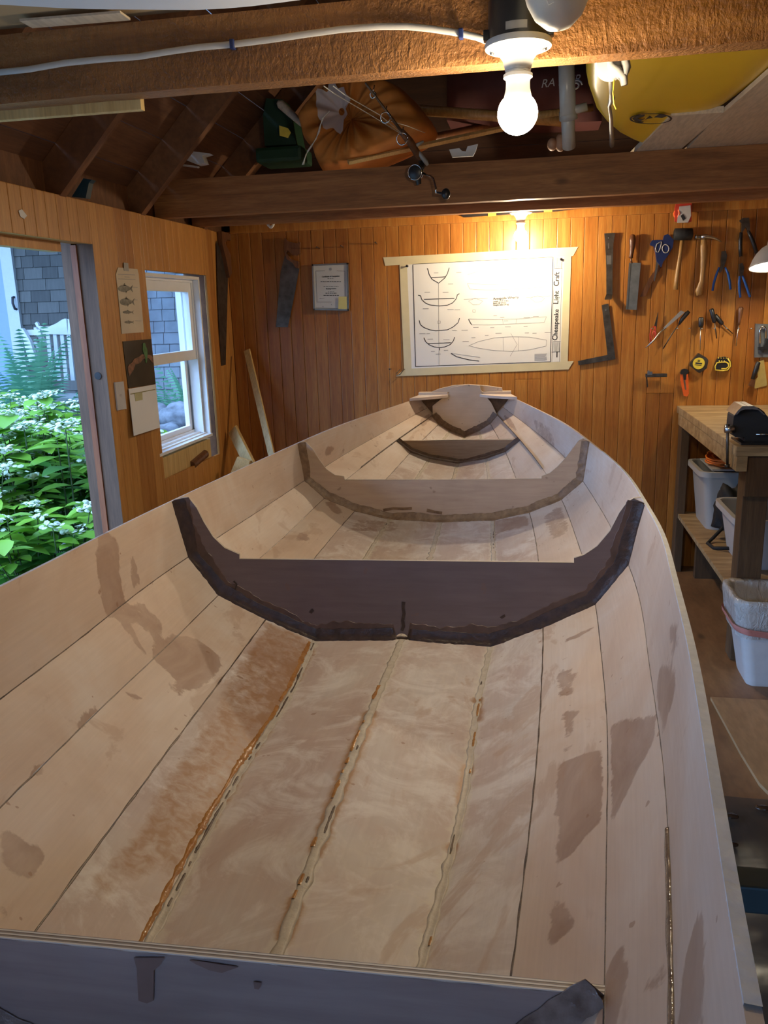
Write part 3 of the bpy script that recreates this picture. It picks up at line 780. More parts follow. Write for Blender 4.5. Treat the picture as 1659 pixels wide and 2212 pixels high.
def seam_dash(k, side, off, w, s0, s1, mat, thr, seed, name):
    b = MB(); s_ = s0; st = .005; run = []
    def sec(q):
        x = float(spl(WW[k], q)[0]) * side; z = float(spl(ZZ[k], q)[0]); kk = k - 1 if off >= 0 else k + 1
        if k == 5: x2 = float(spl(WW[4], q)[0]) * (1 if off < 0 else -1); z2 = float(spl(ZZ[4], q)[0])
        else: x2 = float(spl(WW[kk], q)[0]) * side; z2 = float(spl(ZZ[kk], q)[0])
        c = Vector((x, 0, z)); d = (Vector((x2, 0, z2)) - c).normalized(); nn = Vector((-d.z, 0, d.x))
        if nn.z < 0: nn = -nn
        return c, d, nn
    def flush():
        if len(run) > 2: b.grid(run, .5)
        run.clear()
    while s_ < s1:
        n_ = noise.noise(Vector((s_ * 9, seed, 1))) + .6 * noise.noise(Vector((s_ * 42, seed, 2)))
        if n_ > thr:
            c, d, nn = sec(s_); ww = w * (.35 + .9 * (n_ - thr)) * (1 + .6 * noise.noise(Vector((s_ * 130, seed, 6)))); o_ = abs(off) + w * .5 * noise.noise(Vector((s_ * 14, seed, 9)))
            run.append([bw(p.x, s_, p.z) for p in (c + d * (o_ - ww) + nn * .0002, c + d * (o_ - ww * .5) + nn * .0011, c + d * (o_ + ww * .5) + nn * .0011, c + d * (o_ + ww) + nn * .0002)])
        else: flush()
        s_ += st
    flush()
    o = b.build(name, mat, boat, smooth=True); o['kind'] = 'stuff'; return o
seam_dash(4, -1, .010, .005, .70, 1.69, M['amber'], -.45, 3, 'amber_bead')
seam_dash(4, -1, .0005, .0035, .60, 1.69, M['seam'], -.05, 8, 'dark_resin')
seam_dash(5, 1, .006, .0055, .60, 1.42, M['amber'], -.02, 13, 'amber_bead')
seam_dash(5, 1, -.002, .003, .60, 1.69, M['seam'], .22, 18, 'dark_resin')
seam_dash(4, 1, .003, .0045, .60, 1.60, M['amber'], .12, 23, 'amber_bead')
seam_dash(4, 1, -.002, .0025, .60, 1.60, M['seam'], .30, 28, 'dark_resin')
seam_dash(4, 1, .001, .003, 1.75, 2.75, M['seam'], .15, 33, 'dark_resin')
seam_dash(4, -1, .001, .003, 1.75, 2.75, M['seam'], .10, 36, 'dark_resin')
seam_strip(1, 1, .0038, M['bead_wet'], 'wet_epoxy_bead', .003, 1.2, s0=.3, s1=.66, seed=3, step=.004)
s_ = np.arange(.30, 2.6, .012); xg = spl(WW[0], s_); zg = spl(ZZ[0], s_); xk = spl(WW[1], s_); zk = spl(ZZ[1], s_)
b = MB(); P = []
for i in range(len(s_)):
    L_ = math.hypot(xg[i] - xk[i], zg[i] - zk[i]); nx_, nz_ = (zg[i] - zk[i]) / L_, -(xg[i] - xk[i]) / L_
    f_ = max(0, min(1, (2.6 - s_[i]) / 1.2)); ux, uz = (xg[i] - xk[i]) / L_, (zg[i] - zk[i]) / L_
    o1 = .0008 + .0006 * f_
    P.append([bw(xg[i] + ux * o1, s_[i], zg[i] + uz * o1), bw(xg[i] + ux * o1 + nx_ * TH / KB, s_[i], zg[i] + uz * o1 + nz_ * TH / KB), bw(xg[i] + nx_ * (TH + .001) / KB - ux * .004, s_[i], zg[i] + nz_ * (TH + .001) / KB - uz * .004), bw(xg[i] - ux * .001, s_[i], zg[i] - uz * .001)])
b.grid(P, close=True); b.build('sheer_edge_daylight', epoxy('pale_edge_daylight', (.60, .64, .70), (.74, .78, .84), .6), boat)  # bluish white strip paints the daylight caught on the plank's top edge
# frames
def hull_pts(s, k0, k1, inset=0.0, z_at=None):
    """hull section at station s from seam k0 on the left round to seam k0 on the right"""
    l = [(-float(spl(WW[k], s)[0]), float(spl(ZZ[k], s)[0])) for k in range(k0, 5)]
    r = [(-x, z) for x, z in l[::-1]]
    return l + [(0.0, float(spl(ZZ[5], s)[0]))] + r
def frame(name, s, k0, top_px, mat, th, label, notch=None, edge=True, top_line=None):
    hp = hull_pts(s, k0, 5)
    top = [on_station(px, py, s) for px, py in top_px]      # from left to right
    if notch:
        i = k_mid = [j for j, q in enumerate(hp) if q[0] == 0.0][0]
        arc = [(notch * math.cos(a), hp[i][1] + notch * .9 * math.sin(a) - .002) for a in [PI - PI * q / 8 for q in range(9)]]
        hp = hp[:i] + arc + hp[i + 1:]
    poly = hp + top[1:-1][::-1]
    b = MB()
    b.prism([bw(x, s, z) for x, z in poly], bw(0, s + th / KB, 0) - bw(0, s, 0))
    o = b.build(name, mat, boat)
    if label: o['label'] = label
    # plywood end grain along the free edge
    if edge:
        m = bpy.data.meshes.new('edge'); vs = []; fs = []; uv = []
        for i, (x, z) in enumerate(top):
            for t_ in (0, 1):
                vs.append(bw(x, s + (th / KB) * t_, z + .0006) - boat.location); uv.append((t_, i))
        for i in range(len(top) - 1): fs.append((2 * i, 2 * i + 2, 2 * i + 3, 2 * i + 1))
        vs2 = [v - Vector((0, 0, .001)) for v in vs]; nvv = len(vs)
        for i in range(len(top) - 1): fs.append((nvv + 2 * i, nvv + 2 * i + 1, nvv + 2 * i + 3, nvv + 2 * i + 2))
        m.from_pydata(vs + vs2, [], fs); ul = m.uv_layers.new(name='UVMap')
        for l in m.loops: ul.data[l.index].uv = (uv[l.vertex_index % nvv][0] * .999, uv[l.vertex_index % nvv][1])
        m.materials.append(M['ply_edge']); e = bpy.data.objects.new('frame_edge', m); COL.objects.link(e); e.parent = o; e.location = (0, 0, 0)
    return o
def fillet(s, k0, mat, up, out, name='epoxy_fillet', seed=0.0, face=1, thin=1.0):
    """epoxy bead in the corner between the frame face and the planks"""
    hp = [Vector((x, 0, z)) for x, z in hull_pts(s, k0, 5)]
    pts = []
    for a, c in zip(hp, hp[1:]):
        n = max(2, int((c - a).length / .006))
        for i in range(n): pts.append((a + (c - a) * i / n, (c - a).normalized()))
    pts.append((hp[-1], (hp[-1] - hp[-2]).normalized()))
    P = []
    for i, (p, t) in enumerate(pts):
        acc = Vector((0, 0, 0))
        for q in range(max(0, i - 5), min(len(pts), i + 6)): acc += pts[q][1]
        t = acc.normalized(); nn = Vector((-t.z, 0, t.x))       # towards the inside
        if nn.z < 0: nn = -nn
        e = noise.noise(Vector((i * .06, seed, 0))) + .5 * noise.noise(Vector((i * .35, seed, 4)))
        e2 = noise.noise(Vector((i * .09, seed + 9, 0))) + .6 * noise.noise(Vector((i * .5, seed, 8)))
        e3 = noise.noise(Vector((i * .7, seed, 2)))
        u = up * (1 + .32 * e); o_ = out * (1 + .5 * e2)
        if s == SB_ and abs(p.x) < .016: u *= .12; o_ *= .15
        rows = [(u, .0006 * thin), (u * .96, .0014 * thin), (u * .5, .0022 * thin), (u * .36, (.006 + .002 * e3) * thin), (u * .18, out * .55), (.0022, o_), (-.003, o_)]
        P.append([bw(p.x + nn.x * h / KB, s - d * face / KB, p.z + nn.z * h / KB) for h, d in rows] + [bw(p.x - nn.x * .003, s, p.z - nn.z * .003)])
    b = MB(); b.grid(P, .5, close=True)
    return b.build(name, mat, boat, smooth=True)
SB_, SC_, SD_, STT, SN = 1.72, 2.804, 3.779, 4.38, .5528
B_top = [(389, 1076), (402, 1075.5), (411, 1080), (425, 1098), (440, 1128), (460, 1160), (485, 1184), (512, 1196), (517, 1198), (517, 1208), (800, 1211), (1240, 1216), (1240, 1206), (1262, 1199), (1290, 1180), (1318, 1147), (1338, 1108), (1354, 1086), (1368, 1077), (1385, 1075)]
C_top = [(650, 957), (662, 957), (675, 970), (690, 994), (705, 1014), (724, 1027), (743, 1030), (744, 1037), (950, 1037), (1170, 1034), (1170, 1029), (1188, 1022), (1205, 1008), (1222, 989), (1238, 968), (1249, 953), (1258, 948), (1269, 948)]
frame('midship_frame', SB_, 0, B_top, M['frame_dark'], .006, 'dark sealed midship frame', notch=.015)
frame('midship_frame', SC_, 0, C_top, M['frame_mid'], .006, 'tan sealed frame', notch=.010)
zD = on_station(990, 950.5, SD_)[1]
frame('seat_bulkhead', SD_, 2, [(859, 953), (1125, 948)], M['frame_stern'], .008, 'small brown stern seat bulkhead')
zl = (SN, float(spl(ZZ[2], SN)[0])); xl = float(spl(WW[2], SN)[0])
hpn = hull_pts(SN, 2, 5)
b = MB(); poly = [(x, z) for x, z in hpn]
b.prism([bw(x, SN, z) for x, z in poly], bw(0, SN - .009 / KB, 0) - bw(0, SN, 0)); nf = b.build('seat_bulkhead', M['frame_near'], boat); nf['label'] = 'near seat bulkhead with a laminated plywood top edge'
m = bpy.data.meshes.new('edge'); vs = []; uv = []
for i in range(41):
    x = -xl + 2 * xl * i / 40
    for t_ in (0, 1): vs.append(bw(x, SN - .009 / KB * t_, zl[1] + .0012) - boat.location); uv.append((t_ * .999, i))
fs = [(2 * i, 2 * i + 1, 2 * i + 3, 2 * i + 2) for i in range(40)]
lo = [v - Vector((0, 0, .002)) for v in vs]; N_ = len(vs)
fs += [(N_ + 2 * i, N_ + 2 * i + 2, N_ + 2 * i + 3, N_ + 2 * i + 1) for i in range(40)]; fs += [(2 * i + 1, N_ + 2 * i + 1, N_ + 2 * i + 3, 2 * i + 3) for i in range(40)]
m.from_pydata(vs + lo, [], fs); ul = m.uv_layers.new(name='UVMap')
for l in m.loops: ul.data[l.index].uv = uv[l.vertex_index % N_]
m.materials.append(M['ply_edge']); e = bpy.data.objects.new('frame_edge', m); COL.objects.link(e); e.parent = nf
fillet(SB_, 0, plain('thin_brown_coat', (.10, .058, .045), .35, var=.3), .034, .003, 'epoxy_smear', seed=31, thin=.22)
fillet(SB_, 0, M['fillet_dark'], .023, .013, seed=1)
fillet(SC_, 0, M['fillet_mid'], .022, .012, seed=4)
fillet(SD_, 2, M['fillet_brown'], .018, .008, seed=8)
fillet(SN - .01, 2, epoxy('glossy_epoxy', (.16, .12, .10), (.34, .28, .25), .16), .020, .012, seed=12)
# transom
T_top = [(906, 860), (927, 849), (948, 840), (980, 832.5), (1012, 830.5), (1050, 833), (1084, 838), (1086, 845), (1101, 853)]
frame('transom', STT, 0, T_top, M['transom'], .018, 'pale outer transom with a rounded crown', edge=False)
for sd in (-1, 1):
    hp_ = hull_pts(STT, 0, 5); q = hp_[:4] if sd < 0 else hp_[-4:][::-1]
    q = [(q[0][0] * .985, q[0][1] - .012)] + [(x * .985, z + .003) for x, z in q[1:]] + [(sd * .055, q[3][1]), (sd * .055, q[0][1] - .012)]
    b = MB(); b.prism([bw(x, STT - .001, z) for x, z in q], bw(0, STT - .004, 0) - bw(0, STT, 0)); b.build('corner_shade_plate', M['fillet_brown'], boat)['label'] = 'dark plate painting the shade in the hollow beside the inner transom'  # dark brown plate stands in for the shade of the unlit hollow
TI = STT - .02
inner = [(934, 877), (943, 870), (955, 861), (971, 848), (974, 837), (1012, 830.5), (1036, 833), (1038, 842), (1052, 859), (1061, 870), (1068, 884), (1073, 894)]
poly = hull_pts(TI, 2, 5) + [on_station(px, py, TI) for px, py in inner[::-1]]
poly = [(max(-.17, min(.17, x)), z) for x, z in poly]
b = MB(); b.prism([bw(x, TI, z) for x, z in poly], bw(0, TI + .012 / KB, 0) - bw(0, TI, 0)); b.build('inner_transom', M['transom'], boat)['label'] = 'pale wineglass shaped inner transom'
fillet(TI, 2, M['fillet_mid'], .026, .010, seed=15)
# quarter knees in the stern corners
gz = float(spl(ZZ[0], STT)[0])
for sd in (-1, 1):
    w1 = float(spl(WW[0], STT)[0]); w2 = float(spl(WW[0], STT - .17)[0]); z2 = float(spl(ZZ[0], STT - .17)[0])
    pts = [(sd * w1, STT, gz), (sd * (w2 - .002), STT - .17, z2)]
    for q in range(1, 8):
        a = q / 8 * PI / 2; pts.append((sd * (w2 - .004 - (w2 - .075) * math.sin(a) ** 1.6), STT - .17 * math.cos(a) ** 1.5, gz))
    pts.append((sd * .075, STT, gz + .004))
    b = MB(); b.prism([bw(x, s_, z) for x, s_, z in pts], (0, 0, .012)); k = b.build('quarter_knee', M['ply_side'], boat)
    b = MB(); p0 = bw(sd * .085, STT - .006, gz + .014); p1 = bw(sd * (w1 + .01), STT - .006, gz + .014)
    b.prism([bw(sd * .09, STT - .02, gz + .0131), bw(sd * (w1 + .004), STT - .02, gz + .013), bw(sd * (w1 + .004), STT + .03, gz + .013), bw(sd * .09, STT + .03, gz + .013)], (0, 0, .012)); b.build('knee_block', M['transom'], boat)
# drips of epoxy on the frames
b = MB()
def drip(b, pts, s, w, d=.0012):
    b = MB()
    q = [Vector((*on_station(x, y, s), 0)) for x, y in pts]; q = [Vector((v.x, 0, v.y)) for v in q]
    L = []; Rr = []
    for i, v in enumerate(q):
        t = (q[min(i + 1, len(q) - 1)] - q[max(0, i - 1)]).normalized(); nn = Vector((-t.z, 0, t.x)); ww = w * (1 + .5 * noise.noise(Vector((i * 1.3, w * 90, 3))))
        L.append(v + nn * ww); Rr.append(v - nn * ww)
    b.prism([bw(v.x, s - .0004, v.z) for v in L + Rr[::-1]], bw(0, s - d, 0) - bw(0, s, 0))
    b.build('epoxy_drip', M['fillet_dark'] if s == SB_ else M['fillet_mid'], boat)
drip(b, [(872, 1300), (871, 1312), (873, 1325), (870, 1340), (872, 1352), (868, 1362)], SB_, .0035)
drip(b, [(505, 1255), (512, 1262), (508, 1275)], SB_, .002); drip(b, [(671, 1318), (676, 1322)], SB_, .005); drip(b, [(1085, 1330), (1088, 1334)], SB_, .005)
drip(b, [(828, 1102), (850, 1098), (870, 1099), (890, 1098)], SC_, .0045); drip(b, [(922, 1102), (940, 1106), (955, 1108)], SC_, .005); drip(b, [(1050, 934), (1049, 955)], SD_, .0001); drip(b, [(1013, 895), (1009, 905)], STT, .006)
b = MB()
b.prism([bw(*((lambda q: (q[0], SN - .0105 / KB, q[1]))(on_station(x, y, SN - .0105 / KB)))) for x, y in [(290, 2068), (355, 2068), (345, 2085), (333, 2095), (332, 2160), (318, 2166), (300, 2160), (296, 2090)]], (0, -.0008, 0))
TE = plain('thin_epoxy', (.25, .18, .16), .3); b.build('epoxy_drip', TE, boat); b = MB()
b.prism([bw(*((lambda q: (q[0], SN - .0105 / KB, q[1]))(on_station(x, y, SN - .0105 / KB)))) for x, y in [(410, 2073), (515, 2088), (480, 2100), (455, 2095), (425, 2082)]], (0, -.0008, 0))
b.build('epoxy_drip', TE, boat); b = MB()
b.prism([bw(*((lambda q: (q[0], SN - .0105 / KB, q[1]))(on_station(x, y, SN - .0105 / KB)))) for x, y in [(548, 2120), (565, 2122), (560, 2136), (550, 2134)]], (0, -.0008, 0))
b.build('epoxy_drip', TE, boat)
b = MB(); c = bw(0, STT, float(spl(ZZ[5], STT)[0])); b.lathe(c + Vector((0, -.012, .004)), [(.006, 0), (.014, .001), (.015, .003), (.004, .004)], (0, -.3, 1), 20)
b.build('drain_ring', M['chrome'], boat)
# sawhorses carrying the hull
def sawhorse(name, y, zt, mat, label, xc, xe):
    t = thing(name, label, 'sawhorse', (xc, y, 0), 'sawhorses under the boat')
    b = MB(); b.box((xc - xe, y - .019, zt - .035), (xc + xe, y + .019, zt), .5, bev=.003); b.build('top_rail', mat, t)
    for sx in (-1, 1):
        for sy in (-1, 1):
            b = MB(); b.tube([(xc + sx * (xe - .08), y + sy * .02, zt - .05), (xc + sx * (xe - .03), y + sy * .22, 0.0)], .022, 4); b.build('leg', mat, t)
        b = MB(); b.box((xc + sx * (xe - .10) - .012, y - .10, .30), (xc + sx * (xe - .10) + .012, y + .10, .36)); b.build('brace', mat, t)
sawhorse('sawhorse', .868, .727, M['teal'], 'teal sawhorse under the near part of the boat', -.18, .70)
sawhorse('sawhorse', 2.95, .703, M['bench_leg'], 'brown sawhorse hidden under the stern of the boat', -.28, .45)
# ------------------------------------------------------------------ lamps
def bulb_fixture(name, label, c, plate_r, box, k, mat, zt):
    t = thing(name, label, 'light fixture', (c.x, c.y, zt))
    if box:
        b = MB(); b.lathe((c.x, c.y, zt), [(.048, 0), (.050, .002), (.050, .060), (.045, .064)], n=32)
        for sx in (-1, 1): b.box((c.x + sx * .052 - .006, c.y - .01, zt + .004), (c.x + sx * .052 + .006, c.y + .01, zt + .02), bev=.002)
        jb = b.build('junction_box', M['black'], t, True, 40)
        b = MB(); P = []
        for i in range(9):
            a = -PI / 2 - .35 + .7 * i / 8 - .05
            P.append([(c.x + .0506 * math.cos(a), c.y + .0506 * math.sin(a), zt + h) for h in (.006, .018)])
        b.grid(P); b.build('white_label', M['grey_pl'], jb)
    b = MB(); s = plate_r
    b.lathe((c.x, c.y, zt), [(s * .97, 0), (s, -.004), (s * .985, -.010), (s * .62, -.016), (s * .46, -.028), (s * .40, -.040), (s * .385, -.044)], n=40)
    hd = b.build('lamp_holder', M['white_pl'], t, True, 50)
    b = MB()
    for sx in (-1, 1): b.lathe((c.x + sx * s * .78, c.y, zt - .0125), [(.004, 0), (.004, -.003), (.001, -.0036)], n=12)
    b.build('screw', M['steel'], hd, True)
    z = zt - .040
    b = MB(); b.lathe((c.x, c.y, z), [(.0185 * k, 0), (.0185 * k, -.008), (.0215 * k, -.010), (.0215 * k, -.015), (.0185 * k, -.017), (.0175 * k, -.022), (.0180 * k, -.032), (.0205 * k, -.044), (.024 * k, -.054)], n=32)
    b.build('bulb_collar', M['white_pl'], t, True, 50)
    b = MB(); r = .030 * k; zc = z - .050 - r * .6
    prof = [(r * math.sin(a), zc + r * math.cos(a) - z) for a in [PI * (.28 + .72 * i / 14) for i in range(15)]]
    b.lathe((c.x, c.y, z), prof, n=32, caps=True); b.build('bulb', mat, t, True)
    return t
c1 = wp(1119, 150, Y=1.528)
bulb_fixture('ceiling_bulb_fixture', 'large lit bulb in a white holder under a black box on the near joist', Vector((c1.x, 1.528, 0)), .056, True, 1.13, M['bulb'], 1.802)
c2 = wp(1125, 463, Y=4.06)
bulb_fixture('ceiling_bulb_fixture', 'small lit bulb in front of the back wall above the boat plan', Vector((c2.x, 4.06, 0)), .052, False, 1.0, M['bulb2'], 1.800)
b = MB(); b.box((c2.x - .05, 3.951, 1.802), (c2.x + .05, 4.20, 1.83), .3); tag(b.build('bulb_mounting_block', M['beam']), 'wooden block behind the far joist that holds the small back bulb', 'block')
# white cable stapled along the near joist
pts = [(-40, 160), (60, 150), (140, 136), (220, 128), (300, 122), (360, 112), (430, 102), (500, 96), (580, 86), (660, 74), (740, 63), (820, 57), (880, 57), (930, 62), (990, 71), (1030, 80), (1062, 92)]
b = MB(); b.tube([wp(x, y, Y=1.574) for x, y in pts], .0058, 8, flat=((0, 1, 0), .45)); cab = thing('electric_cable', 'flat white electric cable waving along the face of the near joist to the bulb box', 'cable', wp(500, 96, Y=1.57))
b.build('cable_sheath', M['white_pl'], cab, True)
for x, y in ((502, 96), (996, 73)):
    b = MB(); p = wp(x, y, Y=1.572); b.box(p + Vector((-.004, -.006, -.008)), p + Vector((.004, .008, .008)), bev=.002); b.build('cable_clip', M['navy'], cab)
# clear glass jar shade hanging at the top
b = MB(); c = wp(1207, -75, Y=1.34)
g = wp(1207, 66, Y=1.34); r_ = .055
prof = [(.002, 0), (.018, .004), (.034, .018), (.044, .038), (.051, .065), (.054, .10), (.054, .15)]
b.lathe(g, prof, (-.05, 0, 1), 28, caps=False)
tg = thing('hanging_plastic_bag', 'clear rounded plastic bag bulging down above the white bulb holder', 'bag', g)
b.build('bag_body', M['frost'], tg, True)
b = MB(); b.ribbon([g + Vector((-.022, -.045, .045)), g + Vector((-.012, -.050, .02))], .008, (0, -1, 0), .001); b.build('crease', M['white_pl'], tg)
# bench lamp
lc = wp(1672, 576, Y=3.98)
tl = thing('bench_lamp', 'grey metal dome lamp shining on the workbench at the right edge', 'lamp', (lc.x, 3.98, lc.z))
b = MB(); ax = Vector((-.03, .20, 1)).normalized()
out = [(.102, 0), (.104, .003), (.098, .012), (.088, .036), (.072, .062), (.050, .084), (.028, .096), (.022, .125), (.020, .128)]
inn = [(.018, .122), (.024, .094), (.047, .081), (.069, .060), (.085, .035), (.096, .010), (.0995, .002)]
b.lathe(lc, out, ax, 40, caps=False); b.build('lamp_shade', M['grey_pl'], tl, True)
b = MB(); b.lathe(lc, inn, ax, 40, caps=False); b.build('shade_lining', M['white_paint'], tl, True)
b = MB(); b.blob(lc + ax * .052, (.028, .028, .034), 3, 0); b.build('bulb', M['lampbulb'], tl, True)
b = MB(); b.tube([lc + ax * .12, lc + Vector((.12, .05, .20)), lc + Vector((.42, .20, .16)), (lc.x + .62, 4.26, lc.z + .1), (lc.x + .62, 4.34, lc.z + .05)], .008, 8); b.build('lamp_arm', M['steel'], tl, True)
# ------------------------------------------------------------------ things on the back wall
WY = YB - .0015
def W_(x, y, d=0.0): return wp(x, y, Y=WY - d)
def poly_px(b, pts, d0, th, rnd=.5):
    """outline on the wall, its back at distance d0 from the boards, th thick"""
    P = [W_(x, y, d0) for x, y in pts]
    b.prism(P, (0, -th, 0), rnd)
def line_px(b, pts, w, d=.0016): b.ribbon([W_(x, y, d) for x, y in pts], w, (0, -1, 0), .0003)
# boat plan
pl = thing('boat_plan', 'large paper boat plan with line drawings taped under the back bulb', 'plan', W_(1050, 680))
b = MB(); poly_px(b, [(877, 570), (1225, 551), (1214, 793), (885, 797)], .0004, .0006); b.build('plan_sheet', M['paper'], pl)
tapes = [[(828, 556), (1249, 533), (1238, 553), (832, 574)], [(863, 571), (879, 570), (889, 797), (873, 799)], [(855, 813), (874, 797), (1239, 780), (1228, 798)], [(1219, 553), (1234, 552), (1226, 793), (1210, 793)], [(867, 660), (873, 659), (874, 691), (868, 690)]]
for i, q in enumerate(tapes):
    b = MB(); poly_px(b, q, .0012 + .0004 * i, .0005); b.build('masking_tape_strip', M['tape'], pl)
def q4(x, y): return (840 + x / 3.95, 520 + y / 3.95)
L = MB(); G = MB()
def ln(B_, pts, w=.0022): line_px(B_, [q4(*p) for p in pts], w)
for q, w in ([(205, 205), (228, 1075)], .004), ([(205, 200), (1400, 140)], .0022), ([(1402, 140), (1378, 1035)], .0035), ([(228, 1073), (1375, 1033)], .003), ([(1412, 142), (1390, 1037)], .0012), ([(1412, 240), (1480, 237)], .002), ([(1400, 862), (1465, 860)], .002), ([(1390, 950), (1460, 947)], .002), ([(1480, 140), (1455, 1035)], .0014), ([(1390, 1036), (1455, 1033)], .0015):
    ln(L, q, w)
for i in range(6): ln(L, [(1418 + i * 11, 145), (1416 + i * 11, 236)], .0016)
for i in range(6): ln(L, [(1402 + i * 11, 866), (1400 + i * 11, 944)], .0016)
for q in ([(330, 235), (345, 290), (370, 330), (425, 362)], [(515, 230), (500, 280), (478, 318), (425, 362)], [(365, 315), (482, 308)],
          [(250, 465), (272, 470), (280, 500), (310, 530), (350, 548), (430, 556), (500, 550), (545, 530), (575, 495), (585, 460), (602, 452)], [(300, 500), (560, 492)],
          [(260, 680), (268, 715), (300, 740), (350, 760), (400, 768), (500, 760), (550, 735), (590, 700), (604, 660)],
          [(300, 828), (315, 862), (345, 888), (385, 905), (430, 912), (480, 905), (525, 885), (550, 855), (562, 822)], [(335, 878), (530, 870)], [(430, 912), (432, 935)],
          [(530, 960), (580, 990), (680, 1015), (770, 1027)], [(680, 670), (705, 716)]): ln(L, q, .0036)
for q in ([(535, 960), (600, 970), (780, 995)], [(672, 290), (800, 248), (950, 218), (1100, 208), (1240, 216), (1342, 238)], [(670, 365), (800, 372), (1000, 374), (1200, 362), (1345, 342), (1318, 395), (1100, 412), (900, 420), (760, 418), (690, 412), (670, 365)],
          [(680, 668), (900, 672), (1100, 668), (1345, 648), (1325, 698), (1100, 708), (850, 718), (705, 716)], [(970, 672), (975, 712)], [(1090, 668), (1085, 708)],
          [(682, 895), (760, 862), (900, 828), (1050, 818), (1200, 822), (1345, 848), (1342, 898), (1200, 930), (1050, 944), (900, 936), (760, 915), (682, 895)], [(1040, 790), (1095, 885), (1035, 985)], [(975, 822), (978, 940)], [(1108, 820), (1105, 942)],
          [(680, 515), (735, 490), (800, 515), (770, 545), (720, 548), (680, 515)], [(640, 500), (845, 490)], [(1205, 490), (1270, 468), (1330, 492), (1300, 520), (1250, 525), (1205, 490)], [(1170, 485), (1375, 470)], [(425, 365), (428, 1070)], [(415, 685), (440, 685), (440, 705), (415, 705), (415, 685)],
          [(715, 590), (738, 590), (738, 610), (715, 610), (715, 590)]): ln(G, q, .0015)
r5 = random.Random(5)
for x, y in [(305, 440), (460, 440), (290, 580), (500, 588), (560, 590), (260, 793), (320, 793), (540, 766), (620, 764), (330, 840), (465, 845), (360, 945), (400, 968), (470, 935), (575, 272), (505, 370), (892, 640), (950, 655), (980, 685), (1150, 657), (1230, 647), (865, 742), (990, 735), (1150, 730), (720, 740), (705, 827), (820, 808), (910, 790), (1160, 787), (1225, 790), (1330, 783), (630, 860), (385, 275)]:
    ln(G, [(x, y), (x + 30 + r5.random() * 25, y - 1)], .0024)
for i in range(9): ln(G, [(1243, 968 + i * 7), (1330 + r5.random() * 20, 965 + i * 7)], .0012)
L.build('drawing_lines', M['ink'], pl); G.build('fine_drawing_lines', M['ink_gray'], pl)
a_ = math.atan2((W_(1100, 650) - W_(1065, 652)).z, (W_(1100, 650) - W_(1065, 652)).x) + .045
text_mesh('plan_title', 'Annapolis Wherry', .0172, onwall(W_(*q4(890, 505), .0016), .03), M['ink'], pl, bold=.0003)
for i, s_ in enumerate(('Length: 17\'-9" (5.4m)', 'Beam: 38" (97cm)', 'Weight: 65lbs (30 kg)')):
    text_mesh('plan_note', s_, .0092, onwall(W_(*q4(890, 525 + i * 15.5), .0016), .03), M['ink'], pl, bold=.0002)
# vertical title, larger capitals
def vtext(body, x0, y0, size): return text_mesh('plan_side_title', body, size, onwall(W_(*q4(x0, y0), .0016), PI / 2 - .03), M['ink'], pl, bold=.0006)
p0 = np.array((1436, 852.0)); p1 = np.array((1452, 262.0))
vtext('C', *p0, .036); vtext('hesapeake', *(p0 + (p1 - p0) * .072), .0315); vtext('L', *(p0 + (p1 - p0) * .525), .036); vtext('ight', *(p0 + (p1 - p0) * .58), .0315); vtext('C', *(p0 + (p1 - p0) * .785), .036); vtext('raft', *(p0 + (p1 - p0) * .858), .0315)
text_mesh('plan_number', '1', .042, onwall(W_(*q4(1416, 995), .0016), 0), M['ink'], pl, bold=.0006)
for x, y in ((880, 575), (1212, 560)):
    b = MB(); p = W_(x, y, .002); b.lathe(p, [(.006, 0), (.004, .003), (.003, .010), (.006, .012), (.006, .015)], (0, -1, 0), 14)
    tag(b.build('push_pin', M['black'], None, True), 'black push pin in the upper %s corner of the boat plan' % ('left' if x < 1000 else 'right'), 'pin', 'push pins on the plan')
# framed certificate
ce = thing('framed_certificate', 'small silver framed certificate hanging between the hanging saw and the plan', 'certificate', W_(713, 620))
TL, TR, BR, BL = W_(675, 571, .001), W_(753, 568, .001), W_(755, 671, .001), W_(678.5, 670, .001)
b = MB(); b.prism([TL, TR, BR, BL], (0, -.010, 0)); b.build('certificate_paper', M['paper_tan'] if False else plain('certificate_paper', (.52, .52, .48), .6, var=.03, scale=6), ce)
b = MB()
for A, B2, C, D in ((TL, TR, (0, -.008), 0), (TR, BR, (-.008, 0), 0), (BR, BL, (0, .008), 0), (BL, TL, (.008, 0), 0)):
    o_ = Vector((C[0], 0, C[1])); b.prism([A, B2, B2 + o_, A + o_], (0, -.015, 0))
b.build('metal_frame', M['steel'], ce)
def q1(x, y): return W_(640 + x / 10.37, 540 + y / 10.37, .0116)
b = MB()
for pts in ([(640, 465), (440, 470), (465, 1165), (790, 1165)], [(905, 465), (1090, 475), (1095, 1040)], [(430, 1300), (930, 1310)]): b.ribbon([q1(*p) for p in pts], .0012, (0, -1, 0), .0003)
for y, x0, x1 in ((640, 700, 840), (710, 545, 1005), (815, 610, 950), (935, 710, 850), (968, 655, 910), (1018, 610, 965), (1088, 520, 630)):
    x = x0
    while x < x1: w = r5.uniform(25, 60); b.ribbon([q1(x, y), q1(min(x + w, x1), y)], .0032 if y in (710, 968, 1018) else .0016, (0, -1, 0), .0003); x += w + 12
b.build('printed_lines', M['ink'], ce)
b = MB()
for c, r in (((765, 430), .0075), ((598, 1270), .0035), ((790, 1225), .003)):
    b.lathe(q1(*c), [(r, 0), (r, .0004)], (0, -1, 0), 8 if c[0] == 598 else 14)
b.build('crest', M['ink_gray'], ce)
text_mesh('certificate_title', 'Certificate of Completion', .0092, onwall(q1(775, 605), .0), M['ink'], ce, align='CENTER', bold=.0002)
